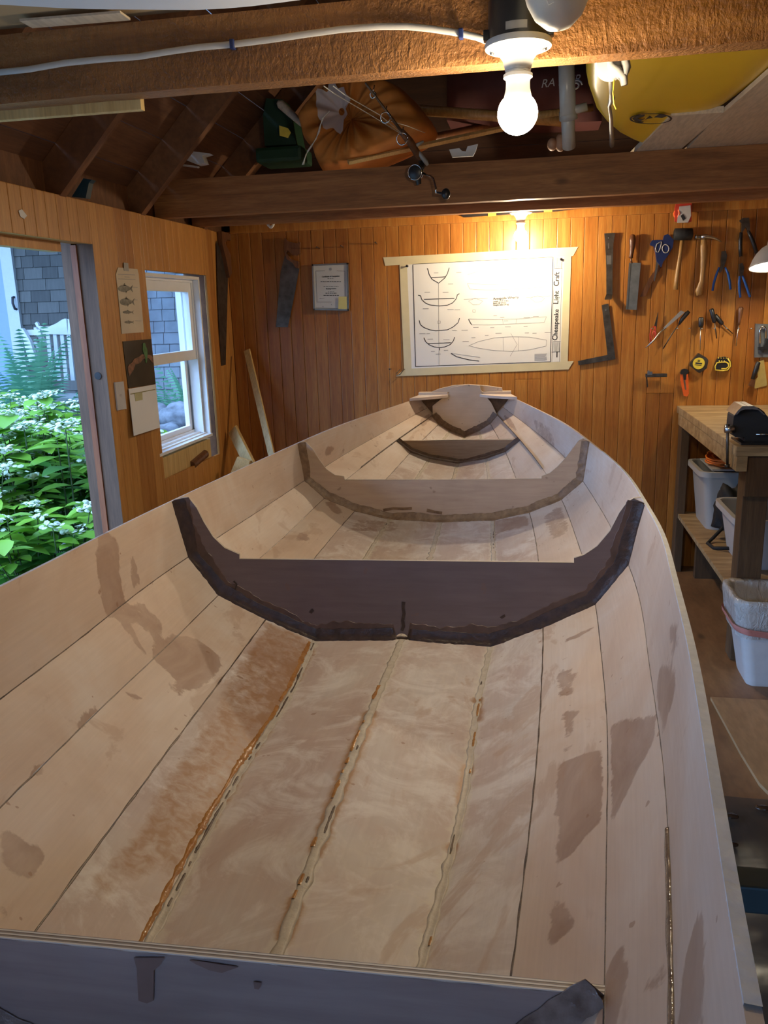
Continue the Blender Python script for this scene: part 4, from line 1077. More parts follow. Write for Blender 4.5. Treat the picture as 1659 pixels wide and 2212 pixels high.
text_mesh('certificate_line', 'Boating Course', .0088, onwall(q1(780, 878), .0), M['ink'], ce, align='CENTER', bold=.0002)
b = MB(); b.prism([q1(952, 1045) + Vector((0, -.004, 0)), q1(1130, 1045) + Vector((0, -.004, 0)), q1(1140, 1325) + Vector((0, -.004, 0)), q1(945, 1320) + Vector((0, -.004, 0))], (0, -.001, 0))
tag(b.build('sticky_note', plain('yellow_note', (.62, .55, .20), .7, var=.03)), 'small yellow sticky note on the lower right corner of the framed certificate', 'note')
# level lying behind the back bulb
lv = thing('spirit_level', 'long black spirit level with yellow eyes lying high on the trim above the plan', 'level', W_(1100, 458))
b = MB(); P = [wp(x, y, Y=4.325) for x, y in ((997, 467), (1002, 470), (1204, 457), (1270, 449), (1270, 443), (1000, 459))]; b.prism(P, (0, -.022, 0)); b.build('level_body', M['black'], lv)
for x, y in ((1063, 462), (1184, 453)):
    b = MB(); p = wp(x, y, Y=4.301)
    b.box(p + Vector((-.020, -.003, -.011)), p + Vector((.020, .0, .007)), bev=.002); b.build('vial_window', M['yellow'], lv)
# hand saws
def saw_back():
    t = thing('hand_saw', 'dark hand saw hanging handle up on the back wall beside the certificate', 'saw', W_(620, 600))
    def c(x, y): return (430 + x / 6.144, 440 + y / 6.144)
    b = MB(); poly_px(b, [c(*p) for p in [(1155, 700), (1335, 850), (1250, 1300), (1180, 1640), (1020, 1640), (1085, 900), (1140, 690)]], .012, .0018); b.build('blade', M['dark_steel'], t)
    b = MB(); poly_px(b, [c(*p) for p in [(1150, 460), (1190, 500), (1300, 530), (1355, 515), (1350, 660), (1310, 690), (1250, 680), (1190, 620), (1170, 660), (1230, 740), (1335, 770), (1335, 860), (1290, 850), (1260, 790), (1180, 740), (1145, 640)]], .004, .022); b.build('handle', M['tool_wood_dark'], t)
saw_back()
t = thing('hand_saw', 'long hand saw hanging flat on the left wall near the corner', 'saw', (-1.60, 4.2, 1.3))
def lw(x, y, X=-1.606): return wp(x, y, X=X)
b = MB(); b.prism([lw(*p) for p in [(467, 520), (490, 575), (492, 600), (487, 788), (477, 790), (470, 640)]], (.0018, 0, 0)); b.build('blade', M['dark_steel'], t)
b = MB(); b.prism([lw(*p) for p in [(470, 500), (490, 505), (491, 520), (483, 518), (478, 525), (490, 550), (493, 590), (488, 600), (480, 560), (472, 530)]], (.022, 0, 0)); b.build('handle', M['tool_wood_dark'], t)
# small hooks and string
b = MB(); cst = wp(587, 478, Y=4.0)
for i in range(7):
    a0 = r5.uniform(-.3, .3); rx = .017 + r5.uniform(-.004, .004); rz = .030 + r5.uniform(-.005, .004)
    b.tube([cst + Vector((rx * math.cos(a) + .002 * i - .006, .012 * math.sin(a + a0) - .004 * i, rz * math.sin(a))) for a in [2 * PI * k / 20 for k in range(21)]], .0028, 6)
b.tube([cst + Vector((0, 0, .028)), (cst.x, 3.965, 1.83)], .002, 5)
tag(b.build('string_coil', M['rope'], None, True), 'looped hank of white string hanging under the far joist on the left', 'string')
hooks = [(815, 527, -1, 'tallest thin rusty nail sticking out near the top of the wall above the certificate'), (742, 534, 0, 'thin rusty nail just above the certificate'), (845, 797, 0, 'small nail at the lower left corner of the plan'), (690, 537, 0, 'leftmost thin rusty nail above the certificate')]
for x, y, _, lab in hooks:
    b = MB(); p = W_(x, y); b.tube([p, p + Vector((0, -.055, .004))], .0022, 6); b.lathe(p + Vector((0, -.056, .004)), [(.004, 0), (.004, .0015)], (0, -1, 0), 10)
    tag(b.build('nail', M['dark_steel'], None, True), lab, 'nail', 'rusty nails around the plan')
b = MB(); p = W_(868, 803, .003); b.tube([W_(864, 798, .004), W_(857, 806, .02), W_(856, 811, .02), W_(864, 809, .014), W_(872, 799, .006), W_(874, 797, .004)], .0022, 6)
tag(b.build('wire_hook', M['dark_steel'], None, True), 'small bent wire hook at the lower left edge of the plan tape', 'hook')
# masking/packing tape dispenser high on the wall
tp = thing('tape_dispenser', 'red tape dispenser with a white label standing on end above the rubber mallet', 'tape dispenser', wp(1475, 450, Y=4.32))
def c5(x, y, Y=4.31): return wp(1220 + x / 3.779, 400 + y / 3.779, Y=Y)
b = MB(); b.prism([c5(*p) for p in [(925, 65), (1010, 68), (1030, 110), (1028, 300), (1000, 308), (895, 300), (895, 190)]], (0, -.02, 0)); b.build('dispenser_body', M['red'], tp)
b = MB(); b.prism([c5(*p, 4.288) for p in [(935, 175), (1025, 165), (1030, 250), (1005, 305), (915, 308)]], (0, -.004, 0)); b.build('label', M['white_pl'], tp)
b = MB(); b.prism([c5(*p, 4.283) for p in [(945, 250), (965, 235), (988, 270), (965, 290)]], (0, -.001, 0)); b.build('print_block', M['ink'], tp)
b = MB(); b.lathe(c5(918, 232, 4.300), [(.020, 0), (.020, .006), (.013, .0065), (.013, .0)], (-.8, -.6, 0), 20); b.build('tape_roll', M['orange'], tp)
# ---- tools
def tool(name, label, cat, at_): return thing(name, label, cat, W_(*at_))
def c7(x, y): return (1230 + x / 6.144, 480 + y / 6.144)
def c8(x, y): return (1380 + x / 5.53, 460 + y / 5.53)
def nailed(x, y, t=None, d=.03):
    b = MB(); p = W_(x, y); b.tube([p, p + Vector((0, -d, 0))], .0018, 6); b.lathe(p + Vector((0, -d, 0)), [(.004, 0), (.004, .0015)], (0, -1, 0), 10)
    return b
t = tool('flat_pry_bar', 'flat steel pry bar hanging just right of the plan', 'pry bar', c7(520, 500))
b = MB(); poly_px(b, [c7(*p) for p in [(462, 150), (607, 143), (582, 290), (572, 620), (570, 960), (490, 955), (488, 620), (475, 300)]], .018, .005); b.build('bar', M['dark_steel'], t)
b = MB(); b.prism([W_(*c7(490, 955), .020), W_(*c7(570, 955), .020), W_(*c7(560, 1010), .055), W_(*c7(468, 1012), .055)], (0, -.002, -.006)); b.build('claw', M['dark_steel'], t)
b = MB(); poly_px(b, [c7(*p) for p in [(515, 275), (525, 275), (528, 350), (512, 350)]], .0232, .0006); poly_px(b, [c7(*p) for p in [(513, 200), (524, 200), (524, 218), (513, 218)]], .0232, .0006); poly_px(b, [c7(*p) for p in [(492, 440), (555, 440), (556, 560), (498, 560)]], .0231, .0006); b.build('worn_spots', M['steel'], t)
t = tool('back_saw', 'short steel saw with a dark wooden handle, second tool right of the plan', 'saw', c7(850, 700))
b = MB(); poly_px(b, [c7(*p) for p in [(798, 536), (948, 542), (892, 1165), (748, 1158)]], .020, .0015); b.build('blade', M['grey_steel'], t)
b = MB(); poly_px(b, [c7(*p) for p in [(790, 545), (812, 545), (768, 1158), (748, 1158)]], .018, .006); b.build('blade_spine', M['steel'], t)
b = MB(); b.tube([W_(*c7(*p), .024) for p in [(843, 160), (840, 180), (835, 240), (833, 320), (826, 400), (818, 450), (815, 475)]], [.006, .014, .016, .014, .010, .010, .011], 12); b.tube([W_(*c7(815, 470), .02), W_(*c7(825, 545), .02)], .005, 8); b.build('handle', M['tool_wood_dark'], t, True)
t = tool('pistol_grip_saw', 'blue and black pistol grip tool with two oval rings left of the mallet', 'saw', c7(1200, 400))
b = MB(); poly_px(b, [c7(*p) for p in [(1065, 290), (1090, 245), (1160, 238), (1235, 240), (1250, 180), (1300, 160), (1375, 240), (1360, 340), (1310, 430), (1235, 530), (1215, 600), (1150, 520), (1140, 430), (1120, 330), (1075, 310)]], .008, .022); b.build('grip', M['navy'], t)
b = MB(); b.tube([W_(*c7(*p), .032) for p in [(1220, 255), (1160, 290), (1143, 350), (1155, 395), (1180, 400), (1205, 350), (1222, 280), (1220, 255)]], .0022, 6); b.tube([W_(*c7(1277 + 42 * math.cos(a) + 12 * math.sin(a), 352 + 54 * math.sin(a) - 14 * math.cos(a)), .032) for a in [2 * PI * k / 18 for k in range(19)]], .0022, 6); b.build('finger_ring', M['white_pl'], t, True)
b = MB(); poly_px(b, [c7(*p) for p in [(1150, 510), (1190, 510), (1165, 640), (1130, 785), (1118, 780), (1138, 640)]], .016, .003); b.build('blade', M['steel'], t)
b = MB(); poly_px(b, [c7(*p) for p in [(1190, 560), (1225, 590), (1100, 790), (1010, 985), (935, 990), (990, 880), (1060, 740)]], .006, .004); b.build('blade_shadow', M['tool_wood_dark'], t)  # flat dark piece painting the shadow beside the blade
t = tool('rubber_mallet', 'rubber mallet with a black head hanging left of the claw hammer', 'mallet', c8(520, 300))
b = MB(); A = W_(*c8(418, 255), .035); C = W_(*c8(640, 252), .035); b.tube([A, A.lerp(C, .04), A.lerp(C, .5), A.lerp(C, .96), C], [.020, .0275, .0285, .0275, .020], 24); b.build('head', M['black_matte'], t, True)
b = MB(); b.tube([W_(*c8(*p), .035) for p in [(515, 330), (490, 520), (470, 650), (450, 800), (440, 915)]], [.0085, .0085, .010, .0115, .012], 12); b.build('handle', M['tool_wood'], t, True)
t = tool('claw_hammer', 'claw hammer with a curved pale wooden handle, middle of the upper tool row', 'hammer', c8(750, 500))
b = MB(); b.tube([W_(*c8(*p), .034) for p in [(672, 288), (690, 288), (700, 288), (740, 290)]], [.013, .013, .009, .012], 14)
for dy in (-.008, .008): b.tube([W_(*c8(*p), .034 + dy) for p in [(745, 290), (800, 280), (870, 290), (930, 310), (985, 345)]], [.012, .011, .008, .006, .002], 10)
b.build('head', M['steel'], t, True)
b = MB(); b.tube([W_(*c8(*p), .034) for p in [(770, 300), (775, 400), (775, 550), (765, 700), (755, 820), (720, 930), (722, 985)]], [.010, .016, .015, .012, .013, .018, .013], 16, flat=((0, 1, 0), .7)); b.build('handle', M['tool_wood'], t, True)
def pliers(label, head, handles, hm, at_, w=.006, hw=.0085, steelmat='dark_steel'):
    t = tool('pliers', label, 'pliers', at_); b = MB(); poly_px(b, [c8(*p) for p in head], .012, .014); b.build('jaws', M[steelmat], t)
    for h in handles:
        b = MB(); b.tube([W_(*c8(*p), .019) for p in h], [w * .8] + [w] * (len(h) - 2) + [w * .9], 10); b.build('handle', M[hm], t, True)
    return t
pliers('dark end nippers with black splayed handles above the bench lamp, top right tool', [(1195, 95), (1240, 62), (1310, 60), (1320, 150), (1320, 215), (1290, 210), (1270, 170), (1245, 210), (1220, 245), (1225, 130)], [[(1222, 230), (1212, 330), (1212, 430), (1218, 520)], [(1305, 210), (1340, 290), (1375, 380), (1410, 490)]], 'black', c8(1260, 250), .009)
pliers('blue handled slip joint pliers right of the claw hammer', [(985, 460), (1030, 455), (1048, 510), (1040, 560), (1020, 620), (1010, 650), (965, 720), (955, 700), (975, 620), (975, 540)], [[(960, 650), (925, 740), (895, 840), (880, 930)], [(1030, 650), (1065, 720), (1085, 820), (1095, 915)]], 'blue', c8(1000, 700), .0058)
t = pliers('smaller blue handled pliers at the far right of the upper row', [(1195, 610), (1230, 600), (1250, 650), (1245, 700), (1235, 750), (1205, 760), (1200, 700)], [[(1205, 755), (1200, 830), (1203, 930), (1212, 1010)], [(1235, 745), (1265, 820), (1300, 920), (1328, 1005)]], 'blue', c8(1230, 800), .0062)
row = [150, 305, 448, 592, 740, 887, 1035, 1178, 1325, 1470]
ntxt = ['holding the red scissors', 'holding the long folding wrench', 'holding the slanting screwdriver', 'left bare between two screwdrivers', 'holding the upright black screwdriver', 'holding the left of two tilted black handles', 'holding the right tilted black handle', 'holding the brown screwdriver', 'left bare before the grey sanding plate', 'through the grey sanding plate']
for x, n_ in zip(row, ntxt):
    p = c8(x, 1378); b = nailed(*p, d=.034); tag(b.build('nail', M['steel'], None, True), 'bright nail of the lower tool row, ' + n_, 'nail', 'nails of the lower tool row')
t = tool('scissors', 'small scissors with orange red handles, leftmost of the lower tool row', 'scissors', c8(180, 1400))
b = MB(); poly_px(b, [c8(*p) for p in [(185, 1340), (228, 1185), (232, 1190), (215, 1350), (205, 1400), (190, 1400)]], .012, .004); b.build('blade', M['dark_steel'], t)
b = MB(); b.tube([W_(*c8(*p), .016) for p in [(185, 1350), (150, 1390), (135, 1450), (135, 1540), (150, 1520), (165, 1440), (185, 1390)]], .003, 8); b.tube([W_(*c8(*p), .016) for p in [(195, 1350), (200, 1420), (205, 1500), (190, 1520), (185, 1440), (190, 1390)]], .003, 8); b.build('handle', M['red'], t, True)
t = tool('crosscut_file', 'long slanting pale steel file crossing the scissors', 'file', c8(300, 1400))
b = MB(); poly_px(b, [c8(*p) for p in [(290, 1375), (500, 1165), (545, 1185), (330, 1370)]], .030, .012); b.build('handle', M['grey_pl'], t)
b = MB(); b.tube([W_(*c8(*p), .034) for p in [(330, 1360), (250, 1430), (180, 1520), (80, 1612)]], [.005, .004, .004, .002], 8); b.build('shaft', M['steel'], t, True)
t = tool('screwdriver', 'slanting screwdriver with a dark handle just right of the long file', 'screwdriver', c8(450, 1380))
b = MB(); b.tube([W_(*c8(*p), .03) for p in [(600, 1175), (570, 1205), (520, 1265), (480, 1330)]], [.008, .011, .010, .006], 12); b.build('handle', M['black'], t, True)
b = MB(); b.tube([W_(*c8(*p), .03) for p in [(480, 1330), (400, 1440), (290, 1622)]], .0028, 8); b.build('shaft', M['dark_steel'], t, True)
t = tool('screwdriver', 'upright screwdriver with a stout black handle above the yellow faced tape measure', 'screwdriver', c8(740, 1320))
b = MB(); b.tube([W_(*c8(*p), .03) for p in [(745, 1245), (744, 1255), (742, 1340), (738, 1368)]], [.008, .0125, .0125, .009], 12); b.build('handle', M['black'], t, True)
b = MB(); b.tube([W_(*c8(738, 1365), .03), W_(*c8(732, 1640), .03)], .0022, 8); b.build('shaft', M['steel'], t, True)
for lab, A, C, D in (('small chisel with a tilted black handle, left one of a touching pair', (865, 1145), (905, 1310), (930, 1500)), ('small chisel with a tilted black handle, right one of a touching pair', (905, 1220), (1000, 1330), (1120, 1440))):
    t = tool('chisel', lab, 'chisel', c8(*A)); b = MB(); a = W_(*c8(*A), .030 if A[0] < 900 else .012); c = W_(*c8(*C), .026 if A[0] < 900 else .012); b.tube([a, a.lerp(c, .06), a.lerp(c, .9), c], [.008, .0115, .0105, .007], 12); b.build('handle', M['black'], t, True)
    b = MB(); b.tube([c, W_(*c8(*D), .024 if A[0] < 900 else .010)], .0025, 8); b.build('shaft', M['dark_steel'], t, True)
t = tool('screwdriver', 'upright screwdriver with a brown pear shaped handle above the black and yellow tape measure', 'screwdriver', c8(1210, 1250))
b = MB(); b.tube([W_(*c8(*p), .03) for p in [(1220, 1120), (1218, 1140), (1212, 1200), (1202, 1290), (1192, 1340)]], [.007, .0125, .011, .0065, .006], 12); b.build('handle', M['tool_wood_dark'], t, True)
b = MB(); b.tube([W_(*c8(1190, 1340), .03), W_(*c8(1162, 1590), .03)], .002, 8); b.build('shaft', M['steel'], t, True)
t = tool('tape_measure', 'square steel tape measure with a round yellow label', 'tape measure', c8(710, 1790))
b = MB(); poly_px(b, [c8(*p) for p in [(705, 1672), (800, 1730), (818, 1760), (800, 1850), (720, 1905), (700, 1902), (595, 1815), (600, 1790)]], .002, .028); b.build('case', M['dark_steel'], t)
b = MB(); p = W_(*c8(715, 1797), .0302); b.lathe(p, [(.0285, 0), (.0285, .0012)], (0, -1, 0), 30); lb = b.build('round_label', M['yellow'], t)
text_mesh('label_text', '25', .013, onwall(p + Vector((-.007, -.0018, .009)), -.06), M['ink'], lb, bold=.0004)
b = MB(); b.ribbon([p + Vector((-.016, -.0013, .002)), p + Vector((.016, -.0013, -.002))], .007, (0, -1, 0), .0003); b.ribbon([p + Vector((-.019, -.0013, -.006)), p + Vector((.014, -.0013, -.011))], .003, (0, -1, 0), .0003); b.build('label_print', M['ink'], lb)
t = tool('tape_measure', 'rounded black and yellow tape measure right of the square one', 'tape measure', c8(1000, 1810))
b = MB(); poly_px(b, [c8(*p) for p in [(905, 1790), (925, 1745), (960, 1722), (1020, 1715), (1065, 1730), (1092, 1775), (1095, 1830), (1060, 1880), (1000, 1890), (910, 1878), (900, 1840)]], .002, .024); b.build('case', M['black'], t)
b = MB(); b.tube([W_(*c8(*p), .026) for p in [(1060, 1735), (1090, 1780), (1095, 1830), (1060, 1878), (1000, 1886), (915, 1875), (912, 1830), (935, 1790), (980, 1785), (1040, 1782), (1070, 1800), (1075, 1835), (1040, 1862), (985, 1862)]], .0034, 8)
for x in (950, 980, 1012, 1042): b.tube([W_(*c8(x, 1722), .022), W_(*c8(x + 3, 1740), .027)], .0022, 6)
for x in (960, 990, 1020): b.tube([W_(*c8(x, 1762), .027), W_(*c8(x + 2, 1785), .027)], .0026, 6)
b.build('yellow_trim', M['yellow'], t, True)
t = tool('utility_knife', 'orange snap off utility knife with a black slider hanging below the square tape measure', 'knife', c8(545, 1950))
b = MB(); poly_px(b, [c8(*p) for p in [(492, 1925), (585, 1925), (588, 2000), (592, 2160), (570, 2192), (530, 2180), (512, 2100), (495, 2000)]], .004, .012); b.build('body', M['orange'], t)
b = MB(); poly_px(b, [c8(*p) for p in [(490, 1905), (505, 1870), (540, 1858), (580, 1868), (592, 1895), (560, 1925), (556, 1990), (528, 1990), (522, 1925), (495, 1925)]], .003, .018); b.build('slider', M['black'], t)
b = MB(); poly_px(b, [c8(*p) for p in [(532, 1995), (552, 1992), (568, 2110), (552, 2110)]], .0162, .001); b.build('slot', M['steel'], t)
t = tool('marking_gauge', 'short horizontal steel bar clamp on the wall left of the orange knife', 'clamp', c8(200, 1930))
b = MB(); b.box(W_(*c8(75, 1960), .022), W_(*c8(340, 1918), .040), bev=.002); b.build('bar', M['dark_steel'], t)
b = MB(); b.box(W_(*c8(95, 1935), .020), W_(*c8(165, 1895), .042), bev=.002); b.lathe(W_(*c8(115, 1890), .03), [(.005, 0), (.005, .01)], (0, -1, 0), 12); b.build('slide', M['steel'], t)
b = MB(); b.tube([W_(*c8(92, 1960), .03), W_(*c8(105, 2080), .012)], .0035, 8); b.build('pin', M['dark_steel'], t)
t = tool('sanding_plate', 'grey square plate with a wire handle hanging at the right edge', 'sander', c8(1480, 1520))
b = MB(); poly_px(b, [c8(*p) for p in [(1385, 1322), (1600, 1330), (1600, 1722), (1375, 1725)]], .004, .012); b.build('plate', M['grey_steel'], t)
b = MB(); b.tube([W_(*c8(*p), .034) for p in [(1450, 1560), (1448, 1400), (1465, 1358), (1495, 1355), (1518, 1385), (1515, 1500)]], .0045, 8); b.build('wire_handle', M['chrome'], t, True)
b = MB(); poly_px(b, [c8(*p) for p in [(1420, 1600), (1480, 1595), (1520, 1500), (1560, 1500), (1560, 1630), (1480, 1630), (1468, 1670), (1450, 1640), (1420, 1628)]], .0165, .018); b.build('clip', M['black'], t)
t = tool('paint_brush', 'small brush with a thick black handle hanging over a yellow card', 'brush', c8(1390, 1900))
b = MB(); b.tube([W_(*c8(*p), .022) for p in [(1430, 1778), (1425, 1790), (1395, 1880), (1360, 1985)]], [.008, .0115, .0115, .010], 12); b.build('handle', M['black'], t, True)
b = MB(); poly_px(b, [c8(*p) for p in [(1345, 1985), (1385, 1995), (1372, 2080), (1300, 2058)]], .014, .014); b.build('bristles', M['tool_wood_dark'], t)
b = MB(); poly_px(b, [c8(*p) for p in [(1400, 1790), (1492, 1750), (1532, 2060), (1385, 2098), (1372, 2010), (1420, 1960)]], .002, .003)
tag(b.build('yellow_card', plain('card_yellow', (.50, .38, .12), .7, var=.1)), 'yellow card hanging behind the black handled brush', 'card')
t = tool('framing_square', 'rusty steel framing square hanging below the pry bar', 'square', c7(500, 1400))
b = MB(); poly_px(b, [c7(*p) for p in [(428, 1100), (518, 1078), (612, 1818), (120, 1900), (112, 1842), (505, 1760)]], .008, .0025); b.build('square_blade', M['dark_steel'], t)
b = MB(); p = W_(*c7(482, 1165), .011); b.lathe(p, [(.004, 0), (.004, .004)], (0, -1, 0), 10); b.build('hanging_nail', M['steel'], t)
# ------------------------------------------------------------------ left wall papers
LX = XL + .001
def lwp(x, y, d=0): return wp(x, y, X=LX + d)
def cf(x, y): return (230 + x / 5.53, 560 + y / 5.53)
t = thing('fish_chart', 'narrow tan sheet with four drawn fish taped left of the window', 'chart', lwp(275, 650))
b = MB(); b.prism([lwp(*cf(*p)) for p in [(135, 98), (365, 118), (380, 180), (400, 400), (420, 600), (442, 872), (180, 890), (160, 660), (128, 350), (108, 180)]], (.002, 0, 0)); b.build('chart_sheet', M['paper_tan'], t)
b = MB(); b.prism([lwp(*cf(*p), .003) for p in [(205, 40), (258, 48), (266, 145), (210, 138)]], (.0008, 0, 0)); b.build('tape_piece', M['grey_pl'], t)
def fish(x, y, w, h):
    b = MB(); P = []
    for i in range(24):
        a = 2 * PI * i / 24; xx = x + w * .5 * math.cos(a); P.append((xx, y + h * .5 * math.sin(a) * (1 - .35 * (math.cos(a) > 0) * abs(math.cos(a)))))
    b.prism([lwp(*cf(*p), .0025) for p in P], (.0008, 0, 0))
    b.prism([lwp(*cf(*p), .0025) for p in [(x + w * .42, y), (x + w * .66, y - h * .5), (x + w * .58, y), (x + w * .66, y + h * .5)]], (.0008, 0, 0))
    b.prism([lwp(*cf(*p), .0025) for p in [(x - w * .1, y - h * .4), (x + w * .0, y - h * .75), (x + w * .15, y - h * .35)]], (.0008, 0, 0))
    b.prism([lwp(*cf(*p), .0025) for p in [(x + w * .1, y + h * .35), (x + w * .12, y + h * .68), (x + w * .22, y + h * .3)]], (.0008, 0, 0))
    b.build('fish_drawing', plain('fish_print', (.26, .24, .19), .8, var=.35, scale=60), t)
for q in ((215, 350, 150, 85), (235, 510, 150, 85), (250, 632, 110, 38), (262, 752, 95, 32)): fish(*q)
b = MB()
for q in ([(135, 180), (340, 188)], [(215, 210), (275, 214)], [(140, 235), (345, 242)], [(315, 335), (370, 338)], [(335, 485), (370, 487)], [(345, 735), (415, 738)]): b.ribbon([lwp(*cf(*p), .0025) for p in q], .0018, (1, 0, 0), .0004)
b.build('printed_lines', M['ink_gray'], t)
t = thing('wall_calendar', 'wall calendar with a dark photo of a green bird above a white month page', 'calendar', lwp(305, 840))
b = MB(); b.prism([lwp(*cf(*p)) for p in [(190, 982), (530, 952), (583, 1492), (258, 1540)]], (.002, 0, 0)); ph = b.build('photo_page', plain('calendar_photo', (.035, .028, .018), .35, var=.5, scale=9), t)
b = MB(); b.prism([lwp(*cf(*p), .003) for p in [(250, 1290), (275, 1250), (300, 1240), (330, 1190), (390, 1165), (420, 1135), (455, 1135), (530, 1145), (555, 1180), (555, 1240), (500, 1180), (440, 1190), (400, 1240), (340, 1260), (330, 1310), (270, 1400)]], (.0006, 0, 0)); b.build('branch_picture', plain('photo_brown', (.20, .09, .045), .6, var=.5, scale=60), ph)
b = MB(); b.prism([lwp(*cf(*p), .0038) for p in [(435, 1005), (460, 998), (470, 1040), (490, 1090), (490, 1150), (480, 1240), (470, 1240), (455, 1150), (432, 1090)]], (.0006, 0, 0)); b.build('bird_picture', plain('photo_green', (.06, .16, .045), .6, var=.3, scale=50), ph)
b = MB(); P = [lwp(*cf(*p), .004) for p in [(262, 1550), (583, 1494)]]; Q = [lwp(*cf(*p), .018) for p in [(325, 2110), (637, 2010)]]; b.prism([P[0], P[1], Q[1], Q[0]], (.0015, 0, 0)); mp = b.build('month_page', M['paper'], t)
b = MB(); b.ribbon([lwp(*cf(*p), .0075) for p in [(285, 1612), (583, 1555)]], .0035, (1, 0, 0), .0006)
for k in range(1, 5):
    f = k / 5; A = P[0].lerp(Q[0], .15 + .85 * f) if False else None
b.build('header_bar', plain('olive_print', (.30, .28, .12), .7, var=.05), mp)
b = MB(); b.prism([lwp(*cf(*p), .009) for p in [(335, 1605), (425, 1590), (430, 1680), (345, 1697)]], (.001, 0, 0)); tag(b.build('sticky_note', plain('pale_yellow_note', (.50, .48, .26), .7, var=.03)), 'pale yellow sticky note on the white calendar page', 'note')
t = thing('light_switch', 'blank white switch plate beside the door opening', 'switch', lwp(258, 856))
b = MB(); b.prism([lwp(*cf(*p)) for p in [(85, 1472), (188, 1460), (224, 1786), (122, 1806)]], (.006, 0, 0)); b.build('plate', M['white_pl'], t)
b = MB(); p = lwp(*cf(168, 1618), .0064)
for k in range(3): b.box(p + Vector((0, -.008, -.003 * k)), p + Vector((.0004, .008, -.003 * k + .001)))
b.build('plate_print', M['ink_gray'], t)
b = MB(); b.prism([lwp(*p, .001) for p in [(40, 455), (47, 452), (58, 466), (52, 473), (44, 468)]], (.001, 0, 0)); tag(b.build('paint_smear', M['paper']), 'chipped white filler patch high on the left wall above the door opening', 'patch')
# ------------------------------------------------------------------ boards leaning in the corner
b = MB(); a = wp(532, 756, Y=4.28); c = wp(592, 1010, Y=4.02); d = (c - a).normalized(); e = a + d * (a.z / -d.z - .002); q = d.cross(Vector((0, 1, .2))).normalized() * .017
b.prism([a - q, a + q, e + q, e - q], (0, .018, 0)); tag(b.build('wood_strip', M['pine']), 'long new pine batten leaning against the back wall in the left corner', 'batten')
t = thing('wood_offcut', 'short pine board with a diagonal brace leaning behind the boat in the left corner', 'board', (-1.35, 3.95, 0))
b = MB(); a = wp(500, 928, Y=4.05); c = wp(540, 1008, Y=3.92); d = (c - a).normalized(); e = a + d * (a.z / -d.z - .002); q = d.cross(Vector((0, 1, .2))).normalized() * .030
b.prism([a - q, a + q, e + q, e - q], (.0, .030, 0)); b.build('board', M['pine'], t)
b = MB(); a = wp(526, 992, Y=3.90); c = wp(512, 1026, Y=3.84); d = (c - a).normalized(); e = a + d * .14; q = d.cross(Vector((0, 1, .2))).normalized() * .035
b.prism([a - q, a + q, e + q, e - q], (0, .025, 0)); b.build('brace', M['pine'], t)
# ------------------------------------------------------------------ loft clutter
JZ = 1.938
# yellow paddle board lying on the joists, nose towards the back
sp_ = thing('paddle_board', 'yellow paddle board lying flat overhead on the ceiling joists at upper right', 'paddle board', (.38, 2.0, JZ))
b = MB(); P = []
ys = [.3, .8, 1.4, 1.9, 2.33, 2.57, 2.88, 3.08, 3.22, 3.32, 3.37, 3.39]
hw = [.18, .26, .29, .285, .262, .248, .205, .160, .115, .068, .030, .004]
cx = [.385, .385, .385, .385, .385, .388, .392, .396, .40, .405, .408, .41]
for y, w, c in zip(ys, hw, cx):
    row = []
    for i in range(20):
        a = 2 * PI * i / 20; ca, sa = math.cos(a), math.sin(a)
        xx = c + w * (abs(ca) ** .6) * (1 if ca > 0 else -1); zz = JZ + .066 + .06 * (abs(sa) ** .55) * (1 if sa > 0 else -1)
        row.append((xx, y, max(zz, JZ + .001)))
    P.append(row)
V = b.grid(P, close=True); b.bm.faces.new(V[0]); b.bm.faces.new(V[-1][::-1]); b.build('board_hull', M['sup'], sp_, True, 60)
b = MB()
def ez(x, y): return wp(1200 + x / 3.614, 120 + y / 3.614, Z=JZ + .004) + Vector((0, 0, -.004))
el = [(745 + 158 * math.cos(a), 482 + 40 * math.sin(a)) for a in [2 * PI * k / 40 for k in range(41)]]
b.ribbon([ez(*p) for p in el], .006, (0, 0, -1), .0008)
for q in ([(620, 500), (600, 480), (640, 455), (700, 450), (690, 462), (640, 475), (660, 490), (700, 478), (640, 515)], [(700, 490), (735, 458), (760, 475), (720, 480)], [(770, 470), (800, 452), (850, 448), (870, 460), (830, 475), (800, 470)], [(640, 500), (690, 505), (680, 512), (640, 512)]):
    b.prism([ez(*p) for p in q], (0, 0, -.001))
b.build('oval_emblem', M['ink'], sp_)
# white boards stored on the joists
b = MB(); b.box((.418, 2.955, JZ + .0), (.583, 4.18, JZ + .0), .5) if False else None
b.prism([wp(1450, 250, Z=JZ), wp(1563, 243, Z=JZ), wp(1485, 306, Z=JZ) + Vector((-.01, .5, 0)), wp(1385, 309, Z=JZ) + Vector((-.02, .5, 0))], (0, 0, .019), .6)
tag(b.build('white_board', M['pine_h']), 'short pale board with a sawn end resting on the joist under the yellow board', 'board')
b = MB(); b.prism([Vector((.60, 2.30, JZ)), Vector((1.25, 2.30, JZ)), Vector((1.25, 4.15, JZ)), Vector((.585, 4.15, JZ)), Vector((.572, 3.1, JZ))], (0, 0, .015), .3)
tag(b.build('stored_plywood', M['pine_h']), 'wide pale plywood panel stored on the joists at the right edge', 'board')
